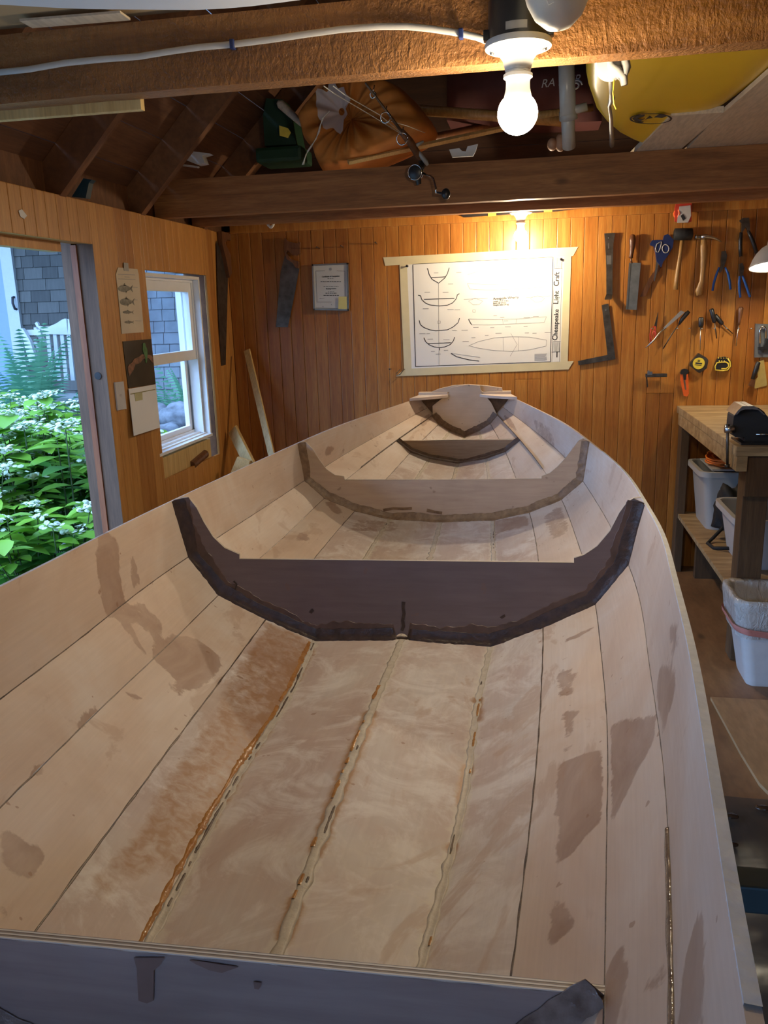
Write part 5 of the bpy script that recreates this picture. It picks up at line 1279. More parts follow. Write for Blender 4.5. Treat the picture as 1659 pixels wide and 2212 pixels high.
# board and canvas overhead in front of the near joist
b = MB(); b.prism([wp(-60, 82, Y=1.50), wp(70, 60, Y=1.50), wp(280, 43, Y=1.50), wp(640, 18, Y=1.50), wp(640, -60, Y=1.50), wp(-60, -60, Y=1.50)], (0, .02, 0)) if False else None
b.box((-1.55, .26, 1.921), (-.30, 1.60, 1.933), .4); tag(b.build('tan_panel', M['tan_card']), 'tan panel lying above the near joist at the top left', 'board')
b = MB(); a = wp(70, 61, Y=1.575); c = wp(282, 44, Y=1.575); b.prism([a, c, c + Vector((0, 0, .004)), a + Vector((0, 0, .004))], (0, -.04, 0)); tag(b.build('pale_batten', M['pine_h']), 'thin pale lath lying on top of the near joist at upper left', 'batten')
b = MB(); P = []
for i in range(31):
    x = -1.15 + 1.25 * i / 30; row = []
    lo = wp(0, 0, Y=1.25)
    px = pj((x, 1.25, 1.8))[0]
    yy = 0 if px < -200 else (8 + 14 * math.sin(max(0, min(1, (px + 20) / 420)) * PI / 2) if px < 400 else 22 - 22 * max(0, (px - 400) / 260) ** 1.6)
    z = wp(max(px, -300), yy, Y=1.25).z
    for k, (dy, dz) in enumerate([(-.75, .16), (-.45, .07), (-.15, .016), (0, .0), (.012, .008), (-.1, .07), (-.4, .14), (-.75, .20)]):
        row.append((x, 1.25 + dy, z + dz + .004 * noise.noise(Vector((x * 5, dy * 4, 1)))))
    P.append(row)
b.grid(P); tag(b.build('canvas_cloth', M['tarp'], None, True), 'pale blue white canvas sagging overhead across the top left edge', 'cloth')
# long poles lying on the joists
def pole(label, a, c, r, mat, Ya, Yc, cat='pole', n=10, sq=False):
    b = MB(); b.tube([wp(*a, Y=Ya), wp(*c, Y=Yc)], r, 4 if sq else n); return tag(b.build('pole', M[mat], None, not sq), label, cat)
pole('pale square lath sloping up behind the bulb from under the orange sack', (752, 350), (1130, 268), .012, 'pine', 3.53, 3.9, sq=True)
pole('dark round pole sloping behind the lath, from the sack towards the bulb', (720, 344), (1100, 262), .018, 'tool_wood_dark', 3.65, 4.2)
pole('brown pole crossing behind the bulb, from the sack to the grey pipe', (880, 236), (1225, 262), .022, 'tool_wood', 3.9, 3.7)
pole('thin brown stick rising right of the bulb behind the grey pipe', (1100, 258), (1280, 232), .014, 'tool_wood', 3.5, 3.6)
pole('short grey pipe end beside the yellow board', (1225, 242), (1268, 230), .014, 'pvc', 3.0, 3.0, 'pipe')
tq = thing('standing_pipe', 'thick vertical grey pipe in the loft between the bulb and the yellow board', 'pipe', wp(1226, 318, Y=3.35))
b = MB(); b.tube([wp(1222, 90, Y=3.0), wp(1227, 250, Y=3.0)], .0265, 18); b.build('upper_pipe', M['pvc'], tq, True)
b = MB(); b.tube([wp(1226, 240, Y=3.02), wp(1229, 318, Y=3.10)], .0225, 18); b.build('lower_pipe', M['pvc'], tq, True)
b = MB(); b.tube([wp(1227, 240, Y=3.01), wp(1228, 258, Y=3.02)], .030, 18); b.build('pipe_collar', M['grey_pl'], tq, True)
# dark red sail bag with printed lettering
sb = thing('maroon_bag', 'big dark maroon fabric bundle with pale lettering in the loft behind the bulb', 'bag', wp(1120, 230, Y=4.1))
b = MB(); P = []
for i in range(25):
    u = i / 24; row = []
    for j in range(13):
        v = j / 12; px = 965 + (1300 - 965) * u; py = 110 + 150 * v + 8 * math.sin(u * 3)
        bulge = .14 * math.sin(PI * min(1, v * 1.0)) * (math.sin(PI * u) ** .4 + .001)
        row.append(wp(px, py, Y=4.05) + Vector((0, -bulge + .01 * noise.noise(Vector((u * 6, v * 5, 0))), 0)))
    P.append(row)
b.grid(P); P2 = [[Vector((p[0], 4.25, p[2])) for p in row] for row in P]; b.grid(P2)
ed = [P[0], [r[-1] for r in P], P[-1], [r[0] for r in P]]
for e in ed: b.grid([e, [Vector((p[0], 4.25, p[2])) for p in e]])
b.build('bag_body', M['maroon'], sb, True)
p = wp(1168, 190, Y=3.88); Mx = onwall(p, .06); text_mesh('bag_lettering', 'RA FLER', .046, Mx, M['white_pl'], sb, shear=.3)
b = MB(); cc = wp(1243, 184, Y=3.88); b.tube([cc + Vector((.028 * (1 - k / 26) * math.cos(k * .5), 0, .022 * (1 - k / 26) * math.sin(k * .5))) for k in range(20)], .004, 6); b.build('bag_swirl', M['white_pl'], sb)
for x, rx, y, lab in ((1193, .022, 312, 'smaller round peach coloured knob on the joist right of the bulb'), (1211, .024, 308, 'taller round peach coloured knob on the joist beside the grey pipe')):
    b = MB(); b.blob(wp(x, y, Y=3.54), (rx * .9, .03, .024 if x < 1200 else .034), 3, .03); tag(b.build('round_knob', plain('peach_wood', (.50, .27, .15), .6), None, True), lab, 'knob')
b = MB(); b.prism([wp(*p, Y=3.54) for p in [(970, 323), (992, 320), (998, 326), (1006, 327), (1010, 316), (1032, 311), (1028, 325), (1022, 337), (977, 340)]], (0, .01, 0)); tag(b.build('cut_card', M['paper']), 'white cut card shape standing on the far joist left of the bulb', 'card')
# orange sack tied with a plastic bag
sk = thing('orange_sack', 'bulging orange cloth sack gathered at the neck in the loft', 'sack', wp(780, 345, Y=3.7))
b = MB(); g = wp(760, 258, Y=3.60); P = []
NR, NA = 22, 96
outl = [(650, 250), (655, 285), (672, 300), (690, 350), (740, 352), (790, 340), (850, 320), (905, 300), (925, 285), (915, 262), (885, 225), (860, 200), (820, 185), (770, 180), (720, 192), (680, 215)]
def ol(a):
    """radius of the sack outline (metres in the gathered plane) at angle a"""
    best = None; px0, py0 = 762, 258
    for i in range(len(outl)):
        x1, y1 = outl[i]; x2, y2 = outl[(i + 1) % len(outl)]
        dx, dy = math.cos(a), -math.sin(a); ex, ey = x2 - x1, y2 - y1; den = dx * ey - dy * ex
        if abs(den) < 1e-9: continue
        t = ((x1 - px0) * ey - (y1 - py0) * ex) / den; s_ = ((x1 - px0) * dy - (y1 - py0) * dx) / den
        if t > 0 and 0 <= s_ <= 1 and (best is None or t > best): best = t
    return (best or 60) / FPX * 3.75
for i in range(NR + 1):
    u = i / NR; row = []
    for j in range(NA):
        a = 2 * PI * j / NA; R0 = ol(a)
        rad = R0 * (math.sin(min(u * 1.15, 1) * PI / 2) ** .9) * (1 - max(0, u - .8) * .5)
        fold = .5 + .5 * math.sin(a * 17 + 2.5 * math.sin(a * 3) + 1.2 * noise.noise(Vector((a * 2, u * 2, 5))))
        dep = -.10 * math.sin(min(1, u * 1.3) * PI) + (.30 * max(0, u - .55) / .45)
        f = fold * .030 * max(0, 1 - u * 1.05) ** .6 * min(1, u * 8) + .012 * noise.noise(Vector((math.cos(a) * 3, math.sin(a) * 3, u * 4)))
        row.append(g + Vector((math.cos(a) * rad, dep - f, math.sin(a) * rad)))
    P.append(row)
V = b.grid(P, close=True); b.bm.faces.new(V[-1]); b.bm.faces.new(V[0]); b.build('sack_body', M['sack'], sk, True)
b = MB(); P = []
for i in range(12):
    u = i / 11; row = []
    for j in range(40):
        a = 2 * PI * j / 40; rr_ = .012 + .075 * u * (.75 + .45 * noise.noise(Vector((math.cos(a) * 1.6, math.sin(a) * 1.6, 3)))) + .008 * math.sin(a * 9) * u
        row.append(g + Vector((-.02 - .03 * u + math.cos(a) * rr_, -.10 - .04 * u + .01 * math.sin(a * 7) * u, .01 + .018 * u + math.sin(a) * rr_ * 1.15)))
    P.append(row)
b.grid(P, close=True); tag(b.build('tied_plastic_bag', M['bag'], None, True), 'crumpled translucent plastic bag knotted over the neck of the orange sack', 'bag')
# green container
gb = thing('green_container', 'dark green container with a yellow label in the shadow left of the orange sack', 'container', wp(600, 350, Y=3.9))
b = MB(); b.box(wp(552, 352, Y=3.80) , wp(650, 312, Y=3.80) + Vector((0, .2, 0)), bev=.015)
P = [wp(x, y, Y=3.85) for x, y in ((572, 315), (640, 312), (628, 250), (610, 215), (575, 212), (568, 250))]; b.prism(P, (0, .16, 0)); b.build('container_body', M['green'], gb)
b = MB(); P = [wp(x, y, Y=3.795) for x, y in ((603, 271), (622, 277), (628, 286), (622, 298), (604, 293))]; b.prism(P, (0, .004, 0)); b.build('yellow_label', M['yellow'], gb)
b = MB(); b.tube([wp(600, 221, Y=3.78), wp(606, 225, Y=3.78), (wp(628, 245, Y=3.78)), wp(652, 268, Y=3.76)], [.010, .019, .017, .012], 14); tag(b.build('wooden_paddle_grip', M['pine_h'], None, True), 'pale rounded handle end slanting beside the green container', 'handle')
b = MB(); b.prism([wp(*p, Y=3.55) for p in [(376, 322), (384, 317), (400, 320), (415, 327), (452, 331), (436, 336), (442, 352), (425, 355), (405, 347), (380, 335)]], (0, .05, 0)); tag(b.build('white_glove', M['white_pl']), 'white glove lying on the far joist at its left end', 'glove')
b = MB(); b.prism([wp(*p, Y=3.6) for p in [(392, 354), (428, 359), (426, 362), (392, 358)]], (0, .02, 0)); b.build('x', M['white_pl']).name = 'thin_white_stick'; tag(bpy.data.objects['thin_white_stick'], 'thin white stick lying below the white glove', 'stick')
b = MB(); b.lathe(wp(360, 363, Y=3.45), [(.004, 0), (.014, .002), (.014, .03), (.006, .032)], (.3, -1, 0), 16); b.blob(wp(340, 362, Y=3.47), (.03, .03, .02), 2, .5, 5)
ob = b.build('flashlight', M['black'], None, True); tag(ob, 'dark small clutter with a round yellow end at the left end of the far joist', 'flashlight')
b = MB(); b.lathe(wp(363, 362, Y=3.41), [(.011, 0), (.012, .002)], (.3, -1, 0), 16); b.build('yellow_end', M['yellow'], ob)
b = MB(); b.prism([wp(*p, Y=2.78) for p in [(155, 425), (185, 428), (192, 395), (198, 388), (180, 385)]], (0, .03, 0)); tag(b.build('blue_box', M['teal']), 'small dusty blue green box tucked beside the pale edged rafter', 'box')
# fishing rod and reel
fr = thing('fishing_rod', 'fishing rod with a chrome reel hanging over the far joist', 'fishing rod', wp(890, 330, Y=3.3))
b = MB(); rp = [wp(790, 180, Y=2.6), wp(835, 240, Y=3.0), wp(868, 285, Y=3.25), wp(885, 305, Y=3.38), wp(905, 338, Y=3.42)]
b.tube(rp[:3], [.003, .0045, .006], 8); b.build('rod_blank', M['dark_steel'], fr, True)
b = MB(); b.tube([rp[2], rp[3], rp[4], wp(922, 352, Y=3.44)], [.012, .015, .014, .010], 12); b.build('rod_grip', M['tool_wood_dark'], fr, True)
for x, y, r_, Y in ((833, 254, .017, 3.0), (869, 300, .021, 3.24), (806, 205, .009, 2.75)):
    b = MB(); c = wp(x, y, Y=Y); b.tube([c + Vector((r_ * math.cos(a), .004 * math.sin(2 * a), r_ * math.sin(a))) for a in [2 * PI * k / 20 for k in range(21)]], .0022, 6); b.tube([c + Vector((0, 0, r_)), c + Vector((.004, .005, r_ + .02))], .002, 5); b.build('line_guide', M['chrome'], fr, True)
rc = wp(900, 372, Y=3.40)
b = MB(); b.lathe(rc + Vector((0, .01, 0)), [(.018, 0), (.027, .004), (.027, .030), (.020, .034)], (-.15, -1, -.1), 28); b.tube([wp(905, 335, Y=3.43), wp(912, 355, Y=3.43), rc + Vector((.01, .01, .01))], [.010, .014, .016], 12); b.tube([rc, wp(905, 398, Y=3.41)], [.016, .010], 12); rl = b.build('reel', M['black'], fr, True, 50)
b = MB()
for h in (.004, .030): 
    c = rc + Vector((-.15, -1, -.1)).normalized() * h + Vector((0, .01, 0)); ax = Vector((-.15, -1, -.1)).normalized(); u = ax.orthogonal().normalized(); w = ax.cross(u)
    b.tube([c + u * .0275 * math.cos(a) + w * .0275 * math.sin(a) for a in [2 * PI * k / 28 for k in range(29)]], .002, 6)
b.build('spool_rim', M['chrome'], rl, True)
b = MB(); b.tube([rc + Vector((.02, -.01, -.004)), wp(930, 381, Y=3.37), wp(936, 386, Y=3.36), wp(942, 408, Y=3.35), wp(942, 418, Y=3.35)], .0045, 8); cr = b.build('crank_arm', M['chrome'], rl, True)
b = MB(); kb = wp(963, 419, Y=3.33); b.tube([wp(944, 416, Y=3.35), kb], [.004, .006], 8); b.blob(kb, (.017, .014, .021), 3, 0); b.build('crank_knob', M['black'], cr, True)
b = MB(); b.tube([wp(915, 305, Y=3.40), wp(893, 318, Y=3.40), wp(905, 330, Y=3.41), wp(920, 350, Y=3.41), wp(924, 357, Y=3.41)], [.004, .012, .008, .009, .006], 10); b.build('reel_foot', M['grey_pl'], fr, True)
def line(label, pts, r=.0014, mat='line', cat='line'):
    b = MB(); b.tube([wp(x, y, Y=Y) for x, y, Y in pts], r, 5); return tag(b.build('fishing_line', M[mat], None, True), label, cat)
line('upper of two thin lines running from the joist over the orange sack', [(720, 186, 2.2), (745, 205, 2.5), (820, 248, 3.0), (870, 290, 3.2)])
line('lower of two thin lines running from the joist over the orange sack', [(700, 186, 2.2), (722, 202, 2.5), (800, 248, 3.0), (865, 288, 3.2)])
line('thin line trailing right from the rod rings', [(845, 262, 3.2), (880, 272, 3.4), (918, 287, 3.6)])
line('looped white cord hanging left of the orange sack', [(712, 240, 3.45), (700, 252, 3.46), (692, 270, 3.46), (683, 300, 3.47), (665, 325, 3.48), (653, 356, 3.49)], .0022, 'rope', 'cord')
line('second strand of white cord hanging left of the orange sack', [(712, 240, 3.45), (696, 256, 3.46), (690, 285, 3.46), (672, 318, 3.47), (660, 335, 3.48), (656, 356, 3.49)], .0018, 'rope', 'cord')
# pulley hanging from the near joist
pu = thing('rope_pulley', 'grey and white rope pulley hanging behind the near joist under the yellow board', 'pulley', wp(1325, 150, Y=1.69))
c = wp(1320, 150, Y=1.69)
b = MB(); b.lathe(c + Vector((-.002, .012, .004)), [(.012, 0), (.025, .002), (.022, .008), (.025, .014), (.012, .016)], (.1, -1, .25), 28); b.build('pulley_wheel', M['white_pl'], pu, True, 40)
b = MB(); b.tube([c + Vector((-.003, -.008, .03)), c + Vector((-.002, -.008, .005)), c + Vector((.010, -.010, -.006)), c + Vector((.022, -.008, -.018)), c + Vector((.024, -.008, -.030))], [.005, .007, .009, .008, .006], 10); b.box(c + Vector((-.006, -.006, .012)), c + Vector((.004, .01, .10)), bev=.001); b.tube([c + Vector((.022, -.004, .03)), c + Vector((.026, -.006, .0)), c + Vector((.02, -.01, -.02))], [.006, .009, .006], 8); b.build('pulley_block', M['pvc'], pu, True)
b = MB(); b.tube([wp(1327, 172, Y=1.67), wp(1324, 200, Y=1.67), wp(1326, 225, Y=1.67), wp(1331, 236, Y=1.67)], .0013, 6); b.build('cord_tail', M['yellow'], pu, True)
b = MB(); pts = [(1318, 178, 1.75), (1320, 205, 1.9), (1322, 212, 2.0), (1316, 228, 2.1), (1320, 255, 2.4), (1321, 290, 3.0), (1322, 314, 3.46)]
b.tube([wp(x, y, Y=Y) for x, y, Y in pts], [.003, .004, .007, .004, .005, .007, .009], 8); tag(b.build('knotted_rope', M['grey_pl'], None, True), 'knotted grey rope running down from the pulley in front of the yellow board', 'rope')
# ------------------------------------------------------------------ workbench
BX, BY0, BZ = .735, 3.085, .857
wb = thing('workbench', 'heavy old wooden workbench along the right of the back wall', 'workbench', (BX + .4, 3.7, 0))
b = MB(); b.box((BX, BY0, BZ - .035), (2.2, YB - .002, BZ), .6, bev=.003); b.build('bench_top', M['bench'], wb)
b = MB(); b.box((BX + .004, BY0 + .06, BZ - .092), (BX + .042, YB - .03, BZ - .035), .7, bev=.002); b.build('side_rail', M['bench'], wb)
b = MB(); b.box((BX + .004, BY0 + .002, BZ - .092), (BX + .042, BY0 + .058, BZ - .035), .5, bev=.002); b.build('rail_end', M['bench'], wb)
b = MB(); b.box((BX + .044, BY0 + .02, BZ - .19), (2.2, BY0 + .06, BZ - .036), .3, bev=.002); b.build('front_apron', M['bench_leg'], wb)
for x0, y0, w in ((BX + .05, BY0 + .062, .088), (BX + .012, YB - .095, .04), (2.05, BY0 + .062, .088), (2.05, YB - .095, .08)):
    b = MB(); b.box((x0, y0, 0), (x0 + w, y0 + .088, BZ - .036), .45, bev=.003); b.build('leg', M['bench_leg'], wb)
b = MB(); b.box((BX + .02, BY0 + .06, .290), (2.1, YB - .04, .312), .8, bev=.002); b.build('lower_shelf', M['bench'], wb)
b = MB(); b.box((BX + .06, BY0 + .30, .200), (2.1, BY0 + .34, .29), .3); b.build('shelf_rail', M['bench_leg'], wb); b = MB(); b.box((BX + .10, YB - .20, 0), (2.1, YB - .16, .29), .2); b.build('shelf_rail', M['bench_leg'], wb)
# vise
vs_ = thing('bench_vise', 'black bench vise standing on the front corner of the workbench', 'vise', (.86, 3.20, BZ))
def vz(x, y, Y=3.16): return wp(1500 + x / 9.62, 850 + y / 9.62, Y=Y)
body = [(1000, 1060), (1060, 950), (1050, 905), (850, 905), (790, 850), (800, 640), (820, 480), (900, 360), (1000, 270), (1180, 300), (1340, 300), (1450, 380), (1530, 500), (1640, 520), (1900, 640), (1900, 1080)]
b = MB(); b.prism([vz(*p) for p in body], (0, .10, 0))
bmesh.ops.recalc_face_normals(b.bm, faces=b.bm.faces); b.build('vise_body', M['black_matte'], vs_)
b = MB(); b.prism([vz(*p, 3.158) for p in [(1095, 600), (1110, 490), (1145, 455), (1158, 560), (1185, 600)]], (0, -.002, 0)); b.build('lit_slot', M['white_paint'], vs_) if False else b.bm.free()
b = MB(); P = [vz(*p, 3.13) for p in [(830, 450), (900, 360), (1000, 262), (1100, 262), (1185, 320), (1185, 330), (1060, 330), (960, 360), (900, 430)]]; b.prism(P, (0, .13, .002)); b.prism([vz(*p, 3.13) for p in [(1110, 262), (1230, 262), (1350, 330), (1470, 440), (1450, 450), (1340, 345), (1190, 325)]], (0, .13, .002)); b.build('jaw_plate', M['steel'], vs_)
b = MB(); b.box(vz(970, 1030, 3.12), vz(1900, 1080, 3.12) + Vector((0, .16, 0)), bev=.003); b.build('vise_base', M['black'], vs_)
b = MB(); b.tube([vz(630, 740), vz(820, 740)], .014, 16); b.build('screw_boss', M['steel'], vs_, True)
b = MB(); b.tube([vz(690, 660), vz(685, 1480)], .0052, 12); b.lathe(vz(688, 640), [(.009, 0), (.009, .010)], (0, 0, -1), 12); b.lathe(vz(685, 1470), [(.009, 0), (.009, .012)], (0, 0, -1), 12); b.build('vise_handle', M['dark_steel'], vs_, True)
b = MB(); b.tube([vz(1280, 850, 3.14), vz(1700, 850, 3.14)], .003, 8); b.build('guide_rod', M['chrome'], vs_, True)
# storage bins
def bin_(name, label, c, w, d, h, mat, lip=.018, taper=.86):
    t = thing(name, label, 'storage bin', c)
    b = MB(); n = 10
    def ringp(k, z, off=0):
        P = []
        for cx_, cy_, a0 in ((1, 1, 0), (-1, 1, PI / 2), (-1, -1, PI), (1, -1, 3 * PI / 2)):
            for i in range(6):
                a = a0 + PI / 2 * i / 5; r_ = .04
                P.append((c[0] + cx_ * (w / 2 * k - r_) + math.cos(a) * (r_ + off), c[1] + cy_ * (d / 2 * k - r_) + math.sin(a) * (r_ + off), c[2] + z))
        return P
    rows = [ringp(taper, .002), ringp(taper, 0), ringp(1, h), ringp(1, h, lip), ringp(1, h - .025, lip), ringp(1, h - .025, lip - .003), ringp(1, h - .004, lip - .003), ringp(.985, h - .004)] + [ringp(taper * .985, .004)]
    V = b.grid(rows, close=True); b.bm.faces.new(V[-1]); b.bm.faces.new(V[1][::-1]) if False else None
    b.build('bin_body', mat, t, True, 40)
    return t
b1 = bin_('storage_bin', 'clear plastic storage bin at the back of the bench shelf, topped with the orange cord', (1.03, 4.09, .313), .46, .34, .285, M['frost'])
b = MB(); b.box((.90, 3.99, .33), (1.2, 4.2, .55), .2, bev=.01); tag(b.build('dark_contents', M['black_matte']), 'dark folded things packed inside the clear storage bin', 'contents')
oc = thing('orange_extension_cord', 'coiled orange extension cord lying on top of the clear storage bin', 'cord', (1.0, 4.05, .61))
b = MB(); r6 = random.Random(11)
for i in range(8):
    rx = .17 + r6.uniform(-.03, .03); ry = .10 + r6.uniform(-.03, .02); dz = r6.uniform(0, .03); cx_ = 1.0 + r6.uniform(-.02, .02); tl_ = r6.uniform(-.15, .15)
    b.tube([(cx_ + rx * math.cos(a), 4.05 + ry * math.sin(a), .618 + dz + tl_ * .1 * math.cos(a) + .006 * math.sin(3 * a)) for a in [2 * PI * k / 36 for k in range(37)]], .0042, 6)
for i in range(4):
    b.tube([(.86 + .02 * i, 4.10, .615), (.85 + .015 * i, 4.12, .655 + .006 * i), (.90 + .02 * i, 4.13, .68), (.95 + .02 * i, 4.10, .635)], .0042, 6)
b.build('cord_coils', M['cord_orange'], oc, True)
b = MB(); b.box((.84, 3.94, .599), (1.22, 4.23, .607), .5); b.build('bin_lid', M['frost'], b1)
b2 = bin_('storage_bin', 'pale grey plastic storage bin with an open top behind the front bench leg', (1.08, 3.50, .313), .52, .38, .215, M['white_pl'])
for x, y, r_ in ((.99, 3.42, .03), (1.06, 3.52, .035)):
    b = MB(); b.blob((x, y, .515), (r_, r_, .04), 2, .2); tag(b.build('dark_bottle', M['black'], None, True), 'dark round thing poking out of the pale grey bin' + (' at its front corner' if x < 1 else ' farther in'), 'bottle')
b = MB(); b.blob((.93, 3.80, .42), (.10, .09, .15), 4, .35, 2.5, 2, flatb=True); b.tube([(.88, 3.75, .40), (.82, 3.74, .33), (.79, 3.70, .316), (.80, 3.62, .318), (.86, 3.58, .33)], .008, 8)
tag(b.build('black_bag', M['black_matte'], None, True), 'black cloth bag with a loose strap between the two bins on the bench shelf', 'bag')
# trash can
tcx, tcy = 1.02, 3.13 - .02
tc = thing('trash_can', 'white plastic trash can on the floor by the bench leg', 'trash can', (.99, 2.98, 0))
def rrect(cx_, cy_, z, w, d, r_, wob=0, sd=0):
    P = []
    for sx, sy, a0 in ((1, 1, 0), (-1, 1, PI / 2), (-1, -1, PI), (1, -1, 3 * PI / 2)):
        for i in range(9):
            a = a0 + PI / 2 * i / 8
            k = wob * noise.noise(Vector((a * 3, z * 12, sd)))
            P.append((cx_ + sx * (w / 2 - r_) + math.cos(a) * (r_ + k), cy_ + sy * (d / 2 - r_) + math.sin(a) * (r_ + k), z + wob * .6 * noise.noise(Vector((a * 2, sd, z * 5)))))
    return P
CX, CY = .925, 3.005
b = MB(); V = b.grid([rrect(CX, CY, 0, .26, .17, .03), rrect(CX, CY, .012, .27, .18, .035), rrect(CX, CY, .325, .38, .25, .045), rrect(CX, CY, .33, .37, .24, .04), rrect(CX, CY, .02, .26, .17, .03)], close=True); b.bm.faces.new(V[-1]); b.bm.faces.new(V[0][::-1]); b.build('can_body', M['white_pl'], tc, True, 50)
b = MB(); b.grid([rrect(CX, CY, .195, .362, .238, .045, .010, 2), rrect(CX, CY, .23, .372, .246, .045, .010, 6), rrect(CX, CY, .26, .385, .256, .05, .009, 1), rrect(CX, CY, .295, .395, .266, .05, .008, 11), rrect(CX, CY, .325, .405, .277, .06, .006, 4), rrect(CX, CY, .342, .395, .265, .05, .004, 3), rrect(CX, CY, .335, .35, .22, .05, .006, 7), rrect(CX, CY, .22, .32, .19, .05, .02, 9), rrect(CX, CY, .14, .18, .12, .05, .03, 6)], close=True)
tag(b.build('bin_liner', M['liner'], None, True), 'translucent white liner folded over the rim of the trash can', 'liner')
b = MB(); b.grid([[(p[0], p[1], .205 - .03 * math.sin((p[0] - CX) * 5 + .5) + z) for p in rrect(CX, CY, 0, w_, w_ - .122, .05, .005, 5)] for z, w_ in ((0, .378), (.012, .392), (.026, .396))], close=True)
tag(b.build('liner_drawstring', plain('pink_plastic', (.62, .25, .20), .4), None, True), 'pink red drawstring band around the trash can liner', 'band')
# floor: plywood sheet, plastic film with wet spots
b = MB(); p0 = wp(1535, 1505, Z=.012); p1 = wp(1600, 1625, Z=.012); p2 = wp(1640, 1690, Z=.012)
b.prism([p0 + Vector((0, .0, 0)), (2.2, p0.y - .02, .012), (2.2, .9, .012), p2 + Vector((.10, -.35, 0)), p2, p1], (0, 0, -.0115), .6)
tag(b.build('plywood_sheet', M['floor_sheet']), 'worn plywood sheet lying on the floor at right below the trash can', 'plywood')
b = MB(); P = []
for i in range(25):
    row = []
    for j in range(25):
        x = -.1 + 1.3 * i / 24; y = 1.35 + .80 * j / 24
        row.append((x, y, .022 + .010 * noise.noise(Vector((x * 6, y * 6, 2))) + .006 * noise.noise(Vector((x * 18, y * 18, 2)))))
    P.append(row)
b.grid(P)
M['spill'] = plain('spill_resin', (.04, .022, .012), .08)
t_ = NT('wet_plastic_film'); t_.col((.055, .048, .038)); t_.set(Roughness=.2, Alpha=.7); n_ = t_.noise(t_.coord(), 7, 3); t_.bump(n_, .3, .01)
tag(b.build('plastic_film', t_.m, None, True), 'shiny wet plastic film spread on the floor under the boat', 'plastic film')
for i, (x, y) in enumerate(((1578, 1762), (1650, 1745), (1600, 1880), (1575, 1822))):
    p = wp(x, y, Z=.035); b = MB(); b.blob(p, (.022, .013, .004), 3, .25, 3, i); tag(b.build('epoxy_spill', M['spill'], None, True), ('glossy brown epoxy drop on the plastic film, ' + ('topmost left one', 'topmost right one', 'lowest one', 'second lowest one')[i]), 'spill', 'epoxy drops on the film')
# ------------------------------------------------------------------ outside the door
def ground_z(x, y): return -.10 + max(0, (y - 4.5)) * .055
b = MB(); P = []
for i in range(41):
    row = []
    for j in range(41):
        x = -14 + 12.2 * i / 40; y = -4 + 24 * j / 40
        row.append((x, y, ground_z(x, y) + .03 * noise.noise(Vector((x, y, 0)))))
    P.append(row)
b.grid(P); t_ = NT('garden_soil'); t_.col(t_.ramp(t_.noise(t_.coord(), 3, 5), [(.35, (.10, .12, .09)), (.55, (.22, .24, .22)), (.7, (.20, .34, .12))])); t_.set(Roughness=.95)
g_ = b.build('ground', t_.m, None, True); g_['kind'] = 'structure'
b = MB(); b.box((-9, -9, -.14), (9, -1.9, -.06)); t2 = plain('driveway_gravel', (.30, .32, .34), .9, var=.15, scale=20); g_ = b.build('driveway', t2); g_['kind'] = 'structure'
# house with shingled wall and glazed porch door
HY = 8.5
MWX = plain('outdoor_white_paint', (.34, .37, .37), .5, var=.04)
hs = thing('shingled_house', 'grey shingled neighbouring house seen through the door and window', 'house', (-5.0, HY, .2))
def shingle_mat():
    t = NT('weathered_shingles'); at = t.attr('rnd').outputs['Fac']; n_ = t.noise(t.coord((8, 1, 1)), 5, 4)
    c = t.mix(1.0, t.ramp(at, [(0, (.05, .05, .045)), (1, (.10, .10, .09))]), t.ramp(n_, [(.3, .75), (.7, 1.0)]), 'MULTIPLY'); t.col(c); t.set(Roughness=.9); return t.m
MS = shingle_mat(); MS2 = plain('pale_shingles', (.15, .17, .18), .9, var=.25, scale=4); rs = random.Random(9)
def shingles(b, x0, x1, z0, z1, y):
    z = z0
    while z < z1:
        x = x0 - rs.random() * .15
        while x < x1:
            w = rs.uniform(.12, .28); a = max(x, x0); c = min(x + w - .006, x1)
            if c > a:
                A = [(a, y - .018, z), (c, y - .018, z), (c, y - .002, z + .128), (a, y - .002, z + .128)]; b.prism(A, (0, .012, 0), rs.random())
            x += w
        z += .122
b = MB(); shingles(b, -4.85, -1.9, .35, 3.6, HY); b.build('shingle_wall', MS2, hs)
b = MB(); shingles(b, -5.62, -4.85, .35, 3.6, HY); b.box((-5.62, HY, .3), (-1.9, HY + .1, 3.6), .2); b.build('shingle_wall', MS, hs)
b = MB(); shingles(b, -12, -7.3, .35, 3.6, HY); b.box((-12, HY, .3), (-7.3, HY + .1, 3.6), .2); b.box((-7.3, HY, 2.62), (-5.62, HY + .1, 3.6), .2); b.build('shingle_wall', MS, hs)
dx1 = wp(62, 700, Y=HY).x; tr0 = wp(45, 560, Y=HY).x
b = MB(); b.box((-5.74, HY - .05, .62), (-5.60, HY + .02, 2.62)); b.box((-7.3, HY - .05, .62), (-7.16, HY + .02, 2.62)); b.box((-7.3, HY - .05, 2.50), (-5.60, HY + .02, 2.64)); b.build('door_casing', MWX, hs)
b = MB(); b.box((-12, HY - .12, .38), (-5.55, HY + .02, .62)); b.build('sill_board', MWX, hs)
